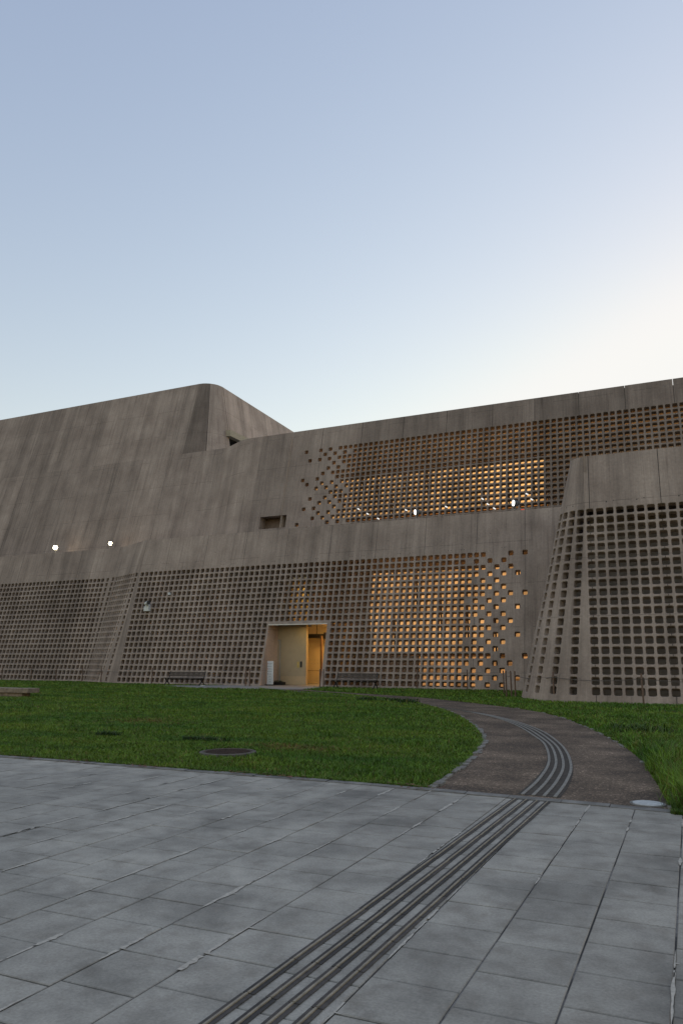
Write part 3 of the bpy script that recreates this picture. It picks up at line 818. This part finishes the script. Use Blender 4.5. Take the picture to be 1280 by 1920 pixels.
for bi in range(4):
    t = bi / 3; ln = [a_.lerp(b_, t) for a_, b_ in zip(SA, SD)]
    mb = MB()
    for i in range(len(ln) - 1):
        a_, b_ = ln[i], ln[i + 1]; dr = (b_ - a_).normalized(); nn = Vector((-dr.y, dr.x, 0)) * .019
        d0 = (ln[i] - ln[max(i - 1, 0)]); d0 = dr if d0.length == 0 else (d0.normalized() + dr).normalized(); n0 = Vector((-d0.y, d0.x, 0)) * .019
        d1 = (ln[min(i + 2, len(ln) - 1)] - b_); d1 = dr if d1.length == 0 else (d1.normalized() + dr).normalized(); n1_ = Vector((-d1.y, d1.x, 0)) * .019
        p4 = [a_ - n0, b_ - n1_, b_ + n1_, a_ + n0]
        mb.poly([(p.x, p.y, .010) for p in p4])
        for u, w_ in ((0, 1), (2, 3), (1, 2), (3, 0)):
            mb.poly([(p4[u].x, p4[u].y, .001), (p4[w_].x, p4[w_].y, .001), (p4[w_].x, p4[w_].y, .010), (p4[u].x, p4[u].y, .010)])
    struct(mb.build('tactile_bar', M_BARG))

# ------------------------------------------------------------------ grass
m, nt, N, L, b = new_mat('grass_blades')
at = N.new('ShaderNodeAttribute'); at.attribute_name = 'tone'
tc = N.new('ShaderNodeTexCoord').outputs['Object']
n1 = noise(nt, scalev(nt, tc, .6, 1.3), .5, 5, .65); n2 = noise(nt, tc, 2.2, 4, .6)
c = mixc(nt, 'MULTIPLY', 1, at.outputs['Color'], ramp(nt, n1, [(.35, (.64, .80, .7)), (.65, (1.42, 1.18, 1.0))]))
c = mixc(nt, 'MULTIPLY', 1, c, ramp(nt, n2, [(.35, g3(.72)), (.65, g3(1.2))]))
L.new(c, b.inputs['Base Color']); b.inputs['Roughness'].default_value = .55
b.inputs['Specular IOR Level'].default_value = .25; M_GRASS = m

def inside(px, py, poly):
    c = np.zeros(len(px), bool); n = len(poly)
    for i in range(n):
        x0, y0 = poly[i]; x1, y1 = poly[(i + 1) % n]
        if y0 == y1: continue
        k = ((y0 > py) != (y1 > py)) & (px < (x1 - x0) * (py - y0) / (y1 - y0) + x0); c ^= k
    return c
path_poly = [(p.x, p.y) for p in SLf] + [(p.x, p.y) for p in reversed(SRt)]
apron = [(-28.0, 35.5), (-24.0, 33.75), (-19.6, 33.65), (-17.8, 34.4), (-18.4, 37.7), (-24.5, 37.7)]
lwall = [(-70, 39.3), (-37.4, 39.3), (-35.0, 38.2), (-33, 37.5), (3, 37.5), (3, 60), (-70, 60)]
bast = [(-6.5, 38), (-6.5, 31.6), (-6.1, 30.2), (-5.2, 29.2), (-4.2, 28.75), (-3.2, 28.6), (12, 28.6), (12, 40), (-6.5, 40)]
def blades(name, x, y, hgt, wid, lean, colr, z=-.03):
    n = len(x); an = rng.uniform(0, 2 * np.pi, n); dx, dy = np.cos(an), np.sin(an)
    la = rng.uniform(0, 2 * np.pi, n); lx, ly = np.cos(la) * lean * hgt, np.sin(la) * lean * hgt
    P = np.zeros((n, 5, 3), 'f')
    P[:, 0] = np.stack([x - dx * wid / 2, y - dy * wid / 2, np.full(n, z)], 1); P[:, 1] = np.stack([x + dx * wid / 2, y + dy * wid / 2, np.full(n, z)], 1)
    mx, my, mz = x + lx * .35, y + ly * .35, z + hgt * .6
    P[:, 2] = np.stack([mx + dx * wid * .4, my + dy * wid * .4, mz], 1); P[:, 3] = np.stack([mx - dx * wid * .4, my - dy * wid * .4, mz], 1)
    P[:, 4] = np.stack([x + lx, y + ly, z + hgt * (1 - .25 * lean)], 1)
    base = (np.arange(n) * 5)[:, None]
    li = np.concatenate([base + np.array([[0, 1, 2, 3]]), base + np.array([[3, 2, 4]])], 1).ravel()
    me = bpy.data.meshes.new(name); me.vertices.add(n * 5); me.vertices.foreach_set('co', P.ravel())
    me.loops.add(n * 7); me.loops.foreach_set('vertex_index', li.astype('i'))
    me.polygons.add(n * 2); ls = np.stack([np.arange(n) * 7, np.arange(n) * 7 + 4], 1).ravel()
    me.polygons.foreach_set('loop_start', ls.astype('i'))
    me.update(calc_edges=True); me.validate()
    tn = me.color_attributes.new('tone', 'FLOAT_COLOR', 'POINT')
    cc = np.repeat(np.concatenate([colr, np.ones((n, 1))], 1)[:, None], 5, 1).astype('f'); tn.data.foreach_set('color', cc.ravel())
    return link(name, me, [M_GRASS])
def gcol(n, base=(.098, .178, .020), var=.22, yellow=.06):
    c = np.array(base)[None] * np.exp(rng.normal(0, var, (n, 1))); y = rng.random(n) < yellow
    c[y] = np.array((.19, .17, .055)) * rng.uniform(.6, 1.2, (y.sum(), 1)); return np.clip(c, 0, 1)
def ok_lawn(x, y):
    ky = np.where(x < -4, 8.98, 8.98 - .072 * (x + 4)) + .13
    o = (y > ky) & ~inside(x, y, path_poly) & ~inside(x, y, apron) & ~inside(x, y, lwall) & ~inside(x, y, bast)
    o &= np.hypot(x + 7.15, y - 11.0) > .50
    return o
bands = [(9.0, 12.5, -16, 4, 1500), (12.5, 17, -20, 4, 800), (17, 24, -30, 5, 330), (24, 31, -40, 7, 170), (31, 39.5, -52, 4, 95)]
XX, YY = [], []
for y0, y1, x0, x1, dn in bands:
    n = int((y1 - y0) * (x1 - x0) * dn); xx = rng.uniform(x0, x1, n); yy = rng.uniform(y0, y1, n)
    vis = (xx > -1.15 * yy - 3) & (xx < .12 * yy + 2.5); XX.append(xx[vis]); YY.append(yy[vis])
x = np.concatenate(XX); y = np.concatenate(YY); o = ok_lawn(x, y); x, y = x[o], y[o]
dist = np.hypot(x, y); n = len(x)
patch = .5 + .5 * np.sin(x * .9 + 1.3 * np.sin(y * .7)) * np.sin(y * 1.1 + np.sin(x * .6))
h = (.045 + .03 * rng.random(n)) * (.8 + .5 * patch) + .0007 * dist
near_path = (x > -.9) & (y < 22)
h = np.where(near_path, h * 1.5, h)
w = .0011 * dist * rng.uniform(.7, 1.4, n)
gc = gcol(n); dry = np.exp(-(((x + 6.4) / .75) ** 2 + ((y - 12.0) / .35) ** 2)) + .7 * np.exp(-(((x + 12.5) / 1.0) ** 2 + ((y - 15.5) / .6) ** 2))
dm = rng.random(n) < dry * .75; gc[dm] = np.array((.20, .15, .05)) * rng.uniform(.6, 1.1, (dm.sum(), 1))
tag(blades('grass', x, y, h, w, rng.uniform(.2, .9, n), gc), 'short green lawn between the paving and the perforated wall', 'grass', None, 'stuff')
# grass that spills over the kerb and the path edges
ex, ey = [], []
for _ in range(5000):
    t = random.random(); x_ = -15 + 12.0 * t; ex.append(x_); ey.append((8.98 if x_ < -4 else 8.98 - .072 * (x_ + 4)) + .15 + random.uniform(0, .05))
for ln, sd in ((SLf[9:], -1), (SRt[1:], 1)):
    for _ in range(3500):
        i = min(int(len(ln) * random.random() ** 1.5), len(ln) - 2); p = ln[i].lerp(ln[i + 1], random.random()); ex.append(p.x + sd * random.uniform(.01, .10)); ey.append(p.y)
ex, ey = np.array(ex), np.array(ey); n = len(ex); dd = np.hypot(ex, ey)
tag(blades('grass', ex, ey, .045 + .05 * rng.random(n), .0011 * dd, rng.uniform(.4, 1.1, n), gcol(n, yellow=.15)), 'ragged grass fringe spilling over the kerb and path edges', 'grass', None, 'stuff')
# tall grass at the right of the path
tx, ty, th_, tw = [], [], [], []
for _ in range(620):
    cy = 8.95 + 13 * random.random() ** 1.7; cx = np.interp(cy, [8.9, 11, 13.5, 16.7, 20.6, 23], [-.28, -.48, -.84, -1.62, -2.85, -4.1]) + abs(random.gauss(0, .38)) + .04
    if math.hypot(cx + .555, cy - 9.14) < .42: continue
    s_ = random.uniform(.35, 1) * (1.0 if cy < 14 else .65)
    if cy > 11 and random.random() < .3: s_ *= .6
    for _ in range(26):
        tx.append(cx + random.gauss(0, .07)); ty.append(cy + random.gauss(0, .07)); th_.append((.42 if cy < 13 else .33) * s_ * random.uniform(.5, 1.2)); tw.append(.0010 * cy * random.uniform(.6, 1.2))
tx, ty, th_, tw = map(np.array, (tx, ty, th_, tw)); n = len(tx)
tag(blades('tall_grass', tx, ty, th_, tw, rng.uniform(.2, 1.0, n), gcol(n, (.105, .20, .022), .3, .14)), 'tall unmown grass along the right edge of the curving path', 'grass', None, 'stuff')
# dark clumps of weed standing in the lawn
def clump(cx, cy, rx, ry, n, hh, label, base=(.028, .060, .013)):
    x = cx + rx * np.clip(rng.normal(0, 1, n), -1.5, 1.5); y = cy + ry * np.clip(rng.normal(0, 1, n), -1.5, 1.5); d = math.hypot(cx, cy)
    o = blades('weed_clump', x - cx, y - cy, hh * rng.uniform(.4, 1.1, n), np.full(n, .0013 * d), rng.uniform(.5, 1.3, n), gcol(n, base, .3, .04))
    o.location = (cx, cy, 0); tag(o, label, 'weed', 'weed clumps in the lawn'); return o
clump(-10.9, 12.3, .16, .06, 190, .17, 'small dark weed clump in the lawn, leftmost, nearest the paving')
clump(-8.55, 12.4, .33, .07, 380, .15, 'long low dark weed patch in the lawn behind the round manhole cover')
clump(-11.2, 26.7, .22, .2, 110, .22, 'dark weed clump on the far lawn edge beside the path, leftmost of three')
clump(-10.1, 26.6, .2, .2, 90, .20, 'dark weed clump on the far lawn edge beside the path, middle of three')
clump(-9.2, 25.7, .22, .2, 120, .24, 'dark weed clump on the far lawn edge beside the path, nearest and tallest of three')
clump(-1.1, 17.5, .35, .3, 260, .30, 'broad dark grass clump on the right lawn between path and corner bastion', (.05, .09, .018))
clump(-.35, 13.7, .2, .25, 200, .34, 'tall bright grass clump at the right frame edge beside the path', (.09, .15, .02))

# fallen leaves along the kerb
n = 150; lx = np.concatenate([rng.normal(c, .22, n // 6) for c in (-9.7, -8.6, -7.4, -5.6, -4.9, -3.2)]); ly = np.where(lx < -4, 8.98, 8.98 - .072 * (lx + 4)) + rng.uniform(-.02, .2, len(lx))
mb = MB()
for x_, y_ in zip(lx, ly):
    a_ = random.uniform(0, 6.28); r_ = random.uniform(.015, .035); z_ = .016 + random.uniform(0, .012)
    mb.poly([(x_ + r_ * math.cos(a_ + k), y_ + r_ * .6 * math.sin(a_ + k), z_ + random.uniform(0, .008)) for k in (0, 1.2, 2.4, 3.6, 5)])
tag(mb.build('fallen_leaves', plain_mat('dry_leaf', (.17, .07, .045), .8, var=.5, scale=30)), 'scattered reddish dry leaves lying along the kerb of the lawn', 'leaves', None, 'stuff')

# ------------------------------------------------------------------ objects
# benches
M_WOOD = plain_mat('weathered_wood', (.105, .085, .072), .85, var=.35, scale=14)
M_IRON = plain_mat('black_iron', (.02, .02, .02), .5)
def bench(x, y, wd, label):
    o = empty('park_bench', (x, y, 0), label, 'bench', 'wooden benches against the perforated wall')
    def put(name, mb, mat, bevel=0):
        q = mb.build(name, mat, None, bevel=bevel); q.parent = o; return q
    mb = MB()
    for i in range(4): mb.box(-wd / 2, wd / 2, -.25 + i * .115, -.15 + i * .115, .395 + .004 * i, .43 + .004 * i)
    put('seat', mb, M_WOOD, .005)
    mb = MB()
    for i in range(3):
        z0 = .50 + i * .095; y0 = .23 + .03 * i; mb.box(-wd / 2 + .05, wd / 2 - .02, y0, y0 + .03, z0, z0 + .08)
    put('backrest', mb, M_WOOD, .005)
    mb = MB(); mb.box(-wd / 2 + .1, wd / 2 - .1, -.02, .02, .31, .34)
    for k in range(6): mb.box(-wd / 2 + .25 + k * (wd - .5) / 5 - .05, -wd / 2 + .25 + k * (wd - .5) / 5 + .05, -.2, .2, .355, .39)
    put('seat_frame', mb, M_IRON)
    for sx in (-1, 1):
        mb = MB(); xx = sx * (wd / 2 - .08)
        mb.bar((xx, -.27, .0), (xx, .22, .40), .035, .045, up=(1, 0, 0)); mb.bar((xx + .036, .27, .0), (xx + .036, -.24, .40), .035, .045, up=(1, 0, 0))
        mb.bar((xx, .20, .38), (xx, .32, .80), .035, .04, up=(1, 0, 0))
        put('leg', mb, M_IRON)
    return o
bench(-16.05, 36.55, 2.42, 'weathered slatted wooden bench with black crossed legs, right of the lit entrance')
bench(-26.9, 36.55, 2.62, 'weathered slatted wooden bench with black crossed legs, left of the lit entrance')
mb = MB(); mb.disc((0, 0), .14, 0, .05, 10, jit=.2); o = mb.build('flat_stone', plain_mat('white_stone', (.55, .55, .54), .8)); o.location = (-25.2, 36.0, -.01)
tag(o, 'small flat white stone on the grass by the leg of the left bench', 'stone')

# low stone bench at the left edge
M_SLAB = plain_mat('worn_stone', (.26, .20, .145), .9, var=.4, scale=7)
o = empty('stone_bench', (-25.3, 22.9, 0), 'low worn stone slab bench on the lawn at the left edge', 'bench')
mb = MB()
for i in range(5): mb.box(1.07 - .62 * (i + 1) + .006, 1.07 - .62 * i, -.32, .32, .17, .35 + random.uniform(-.005, .005))
q = mb.build('seat', M_SLAB, None, bevel=.012); q.parent = o
mb = MB(); mb.box(-1.9, .68, -.22, .22, -.05, .168); q = mb.build('base', M_SLAB, None, bevel=.01); q.parent = o

# manhole in the lawn and round cover at the path
o = empty('manhole_cover', (-7.15, 11.0, 0), 'round rusty brown manhole cover in a concrete ring in the lawn', 'manhole cover')
mb = MB(); n_ = 40
for t in range(n_):
    a0, a1 = 2 * math.pi * t / n_, 2 * math.pi * (t + 1) / n_
    for r0, r1, z0, z1 in ((.40, .47, .026, .020), (.47, .48, .020, -.03), (.39, .40, .012, .030)):
        mb.poly([(r0 * math.cos(a0), r0 * math.sin(a0), z0), (r1 * math.cos(a0), r1 * math.sin(a0), z1), (r1 * math.cos(a1), r1 * math.sin(a1), z1), (r0 * math.cos(a1), r0 * math.sin(a1), z0)])
q = mb.build('ring', plain_mat('dirty_ring', (.11, .095, .075), .9, var=.4)); q.parent = o
mb = MB(); mb.disc((0, 0), .392, -.02, .020, 40)
for k in range(-5, 6):
    hw = math.sqrt(.36 ** 2 - (k * .065) ** 2) if abs(k * .065) < .36 else 0
    if hw > .05: mb.box(-hw, hw, k * .065 - .012, k * .065 + .012, .020, .025)
q = mb.build('lid', plain_mat('rusty_iron', (.045, .026, .018), .8, var=.4, scale=12)); q.parent = o
o = empty('access_cover', (-.555, 9.14, 0), 'small round whitish access cover at the right foot of the path', 'access cover')
mb = MB(); mb.disc((0, 0), .155, -.02, .010, 36); q = mb.build('lid', plain_mat('pale_cover', (.50, .50, .48), .7, var=.2, scale=20)); q.parent = o
mb = MB()
for t in range(36):
    a0, a1 = 2 * math.pi * t / 36, 2 * math.pi * (t + 1) / 36
    for r0, r1, z0, z1 in ((.160, .185, .006, .006), (.185, .19, .006, -.02)):
        mb.poly([(r0 * math.cos(a0), r0 * math.sin(a0), z0), (r1 * math.cos(a0), r1 * math.sin(a0), z1), (r1 * math.cos(a1), r1 * math.sin(a1), z1), (r0 * math.cos(a1), r0 * math.sin(a1), z0)])
q = mb.build('rim', M_KERB); q.parent = o

# floor directory sign by the entrance
o = empty('directory_sign', (-22.13, 38.25, 0), 'upright white directory board standing just inside the left side of the entrance', 'sign')
mb = MB(); mb.box(-.21, .21, -.03, .03, .06, 1.38); q = mb.build('board', plain_mat('white_board', (.62, .63, .62), .5, var=.04)); 
q.parent = o
for mod in [q.modifiers.new('bev', 'BEVEL')]: mod.width = .02; mod.segments = 2
mb = MB(); mb.box(-.195, .195, -.0312, -.0302, .09, 1.35, 2)
for i in range(8):
    z = 1.24 - i * .145
    if i < 5: mb.box(-.16, -.11, -.034, -.031, z - .03, z + .02, 1 if i in (0, 2) else 0)
    mb.box(-.08, .15 - .05 * ((i * 7) % 3), -.034, -.031, z - .006, z + .006)
    mb.box(-.08, .08 + .03 * (i % 3), -.034, -.031, z - .032, z - .024)
    if i > 3: mb.box(-.17, .17, -.034, -.031, z - .075, z - .070)
q = mb.build('lettering', [plain_mat('grey_print', (.16, .17, .18), .6), plain_mat('red_print', (.4, .10, .09), .6), plain_mat('white_sheet', (.62, .63, .62), .5, var=.04)]); q.parent = o
mb = MB(); mb.box(-.26, .26, -.16, .16, 0.012, .06); q = mb.build('base', M_DARK); q.parent = o
mb = MB(); o = empty('planter', (-22.2, 39.1, 0), 'dark planter box with small plants in the shadowed corner behind the white sign', 'planter')
mb.box(-.2, .5, -.15, .2, 0.012, .18); q = mb.build('box', M_DARK); q.parent = o
n = 60; q = blades('plant', rng.uniform(-.15, .4, n), rng.uniform(-.1, .15, n), rng.uniform(.06, .16, n), np.full(n, .04), rng.uniform(.1, .5, n), gcol(n, (.03, .04, .015), .2, 0), z=.15); q.parent = o

# rope fences
M_POST = plain_mat('rusty_post', (.15, .095, .065), .8, var=.35, scale=10)
M_ROPE = plain_mat('rope_fibre', (.13, .11, .095), .9)
def fence(pts, label, hgt=.95, sag=.14, rope=True):
    o = empty('rope_fence', (pts[0][0], pts[0][1], 0), label, 'fence', 'rope fences along the foot of the walls')
    for i, (x, y) in enumerate(pts):
        mb = MB(); t = random.uniform(-.015, .015)
        mb.tube([(0, 0, -.1), (t, 0, hgt), (t, 0, hgt + .02)], [.032, .032, .018], 8)
        q = mb.build('post', M_POST, None, smooth=40); q.parent = o; q.location = (x - pts[0][0], y - pts[0][1], 0)
    if rope:
        for (x0, y0), (x1, y1) in zip(pts[:-1], pts[1:]):
            mb = MB(); P_ = []
            for k in range(13):
                t = k / 12; P_.append((x0 + (x1 - x0) * t - pts[0][0], y0 + (y1 - y0) * t - .035 - pts[0][1], hgt - .17 - 4 * sag * t * (1 - t)))
            mb.tube(P_, .011, 6); q = mb.build('rope', M_ROPE, None, smooth=50); q.parent = o
    return o
fence([(-44.3, 38.9), (-41.5, 38.9), (-39.2, 38.9), (-36.6, 38.6), (-33.9, 37.4), (-29.6, 37.0)], 'rope fence of thin posts along the left bay and round the kinked corner', .95, .1)
fence([(-22.95, 36.9), (-22.70, 36.95)], 'pair of thin rusty posts just left of the lit entrance', .95, rope=False)
fence([(-18.42, 37.2), (-18.15, 37.1)], 'pair of thin posts joined by a short rope at the right jamb of the entrance', .95, .02)
fence([(-12.75, 36.9), (-10.15, 36.9), (-7.75, 34.3)], 'rope fence of two posts in front of the sparse holes, right of the right bench', .98, .06)
fence([(-7.05, 31.6), (-6.82, 31.5)], 'pair of dark posts in the nook between long wall and corner bastion', 1.02, .05)
fence([(-6.6, 31.2), (-4.75, 29.2), (-1.60, 28.15), (1.6, 28.0)], 'rope fence of rusty posts round the foot of the corner bastion', 1.02, .09)

# surveillance cameras on the wall
M_WHITE = plain_mat('white_housing', (.70, .70, .68), .4, var=.05)
o = empty('security_camera', (-31.6, 38.72, 4.85), 'large white security camera with bracket box on the lattice wall, left of the left bench', 'camera')
mb = MB(); mb.box(-.16, .17, -.12, .10, -.28, -.02); mb.box(-.1, .12, -.1, .1, -.02, .1); q = mb.build('bracket_box', M_WHITE, None, bevel=.02); q.parent = o
mb = MB(); mb.tube([(.0, -.12, .12), (.32, -.34, .16)], .10, 12); q = mb.build('housing', M_WHITE, None, smooth=40); q.parent = o
mb = MB(); mb.tube([(.32, -.34, .16), (.40, -.395, .17)], [.10, .085], 12); q = mb.build('lens_hood', M_DARK, None, smooth=40); q.parent = o
o.scale = (1.25, 1.25, 1.2)
o = empty('wall_lamp', (-30.05, 38.93, 5.6), 'small white lamp box on the lattice wall above the security camera', 'lamp')
mb = MB(); mb.box(-.07, .07, -.10, .04, -.08, .08); q = mb.build('body', M_WHITE, None, bevel=.015); q.parent = o
mb = MB(); mb.tube([(.0, 0.02, .07), (0, 0.04, .36)], .018, 6); q = mb.build('conduit', M_DARK, None); q.parent = o

# floodlights standing on the terrace edge behind the parapet
M_FLG = plain_mat('grey_lamp_body', (.16, .16, .16), .5, metal=.4)
def lampmat(name, col, st):
    m, nt, N, L, b = new_mat(name); b.inputs['Base Color'].default_value = (.8, .8, .8, 1)
    b.inputs['Emission Color'].default_value = (*col, 1); b.inputs['Emission Strength'].default_value = st; return m
M_LON = lampmat('lamp_glass_lit', (1, .86, .58), 40); M_LDAY = lampmat('lamp_glass_white', (1, .97, .9), 2.6)
def floodlight(x, y, z, ddir, label, lit, r=.14):
    o = empty('floodlight', (x, y, 8.96), label, 'floodlight', 'floodlights on the terrace behind the parapet')
    d = Vector(ddir).normalized(); c = Vector((0, 0, z - 8.96))
    mb = MB(); mb.tube([(0, 0, 0), (0, 0, z - 8.96 - r - .02)], .03, 8); q = mb.build('pole', M_FLG, None, smooth=40); q.parent = o
    mb = MB(); mb.tube([c - d * .26, c - d * .2, c - d * .05, c + d * .10], [r * .45, r * .7, r * .98, r * 1.06], 16)
    q = mb.build('housing', M_FLG, None, smooth=50); q.parent = o
    mb = MB(); mb.tube([c + d * .101, c + d * .13], [r, r * .9], 16); q2 = mb.build('glass', M_LON if lit else M_LDAY, None, smooth=50); q2.parent = o
    mb = MB(); sd = d.cross(Vector((0, 0, 1))).normalized() * (r + .03)
    mb.bar(c - sd, c - sd - Vector((0, 0, r + .05)), .02, .04); mb.bar(c + sd, c + sd - Vector((0, 0, r + .05)), .02, .04); mb.bar(c - sd - Vector((0, 0, r + .05)), c + sd - Vector((0, 0, r + .05)), .04, .02)
    q3 = mb.build('bracket', M_FLG, None); q3.parent = o
    return o
floodlight(-44.1, 42.75, 9.98, (.66, -.73, -.2), 'bright lit floodlight above the left parapet, leftmost of all', True, .155)
floodlight(-38.65, 42.75, 9.96, (.62, -.76, -.2), 'lit floodlight above the left parapet, second from left near the kinked corner', True, .12)
floodlight(-13.95, 40.9, 9.98, (-.80, -.60, -.1), 'grey floodlight with white glass above the middle parapet, before the amber lattice', False, .16)
floodlight(-8.2, 40.9, 10.02, (-.80, -.60, .0), 'grey floodlight with white glass above the parapet close to the corner bastion', False, .17)
for x, y, z, e in ((-44.1, 42.75, 9.98, 14), (-38.65, 42.75, 9.96, 9)):
    l = bpy.data.lights.new('floodlight_beam', 'POINT'); l.energy = e; l.color = (1, .82, .55); l.shadow_soft_size = .08
    lo = bpy.data.objects.new('floodlight_beam', l); COL.objects.link(lo); lo.location = (x + .2, y - .22, z)
o = empty('red_beacon', (-7.75, 40.6, 8.96), 'small red lamp on the parapet just right of the floodlight by the bastion', 'lamp')
mb = MB(); mb.tube([(0, 0, 0), (0, 0, .5)], .025, 6); q = mb.build('pole', M_FLG, None); q.parent = o
mb = MB(); mb.box(-.1, .1, -.05, .05, .5, .62); q = mb.build('lens', plain_mat('red_lens', (.5, .05, .03), .4, emis=((1, .1, .03), .5)), None, bevel=.02); q.parent = o
# small white spot lamps fixed to the lattice
SPOTS = [(-19.2, 11.24, 'white spot lamp on the upper lattice, highest of the left diagonal trio'), (-18.55, 10.86, 'white spot lamp on the upper lattice, middle of the left diagonal trio'),
         (-17.8, 10.48, 'white spot lamp on the upper lattice, lowest of the left diagonal trio'), (-10.88, 11.18, 'white spot lamp on the upper lattice, highest of the trio left of the right floodlight'),
         (-10.56, 10.82, 'white spot lamp on the upper lattice, middle of the trio left of the right floodlight'), (-10.17, 10.52, 'white spot lamp on the upper lattice, lowest of the trio left of the right floodlight'),
         (-8.17, 11.24, 'white spot lamp on the upper lattice, up and right of the right floodlight'), (-7.9, 10.88, 'white spot lamp on the upper lattice, rightmost, just below its neighbour'),
         (-15.87, 10.89, 'white spot lamp on the upper lattice, just left of the middle floodlight'), (-13.2, 10.88, 'white spot lamp on the upper lattice, right of the middle floodlight')]
proto = None
M_SPOT = lampmat('spot_glass', (1, .95, .88), .85)
for x, z, lab in SPOTS:
    f_ = (40.2 + .25 * z - .12) / 44.5; xx = x * f_; zz = 1.55 + (z - 1.55) * f_; y = 40.2 + .25 * zz - .10
    if proto is None:
        o = empty('spot_lamp', (xx, y, zz), lab, 'lamp', 'spot lamps on the upper lattice')
        mb = MB(); mb.tube([(-.07, -.04, .04), (.05, .03, -.03)], [.040, .034], 10); q = mb.build('head', M_SPOT, None, smooth=50); q.parent = o
        mb = MB(); mb.tube([(.0, 0, 0), (.02, .16, .0)], .012, 6); q = mb.build('arm', M_FLG, None); q.parent = o
        proto = o
    else:
        o = proto.copy(); COL.objects.link(o); o.location = (xx, y, zz); o['label'] = lab
        for ch in proto.children: c = ch.copy(); COL.objects.link(c); c.parent = o
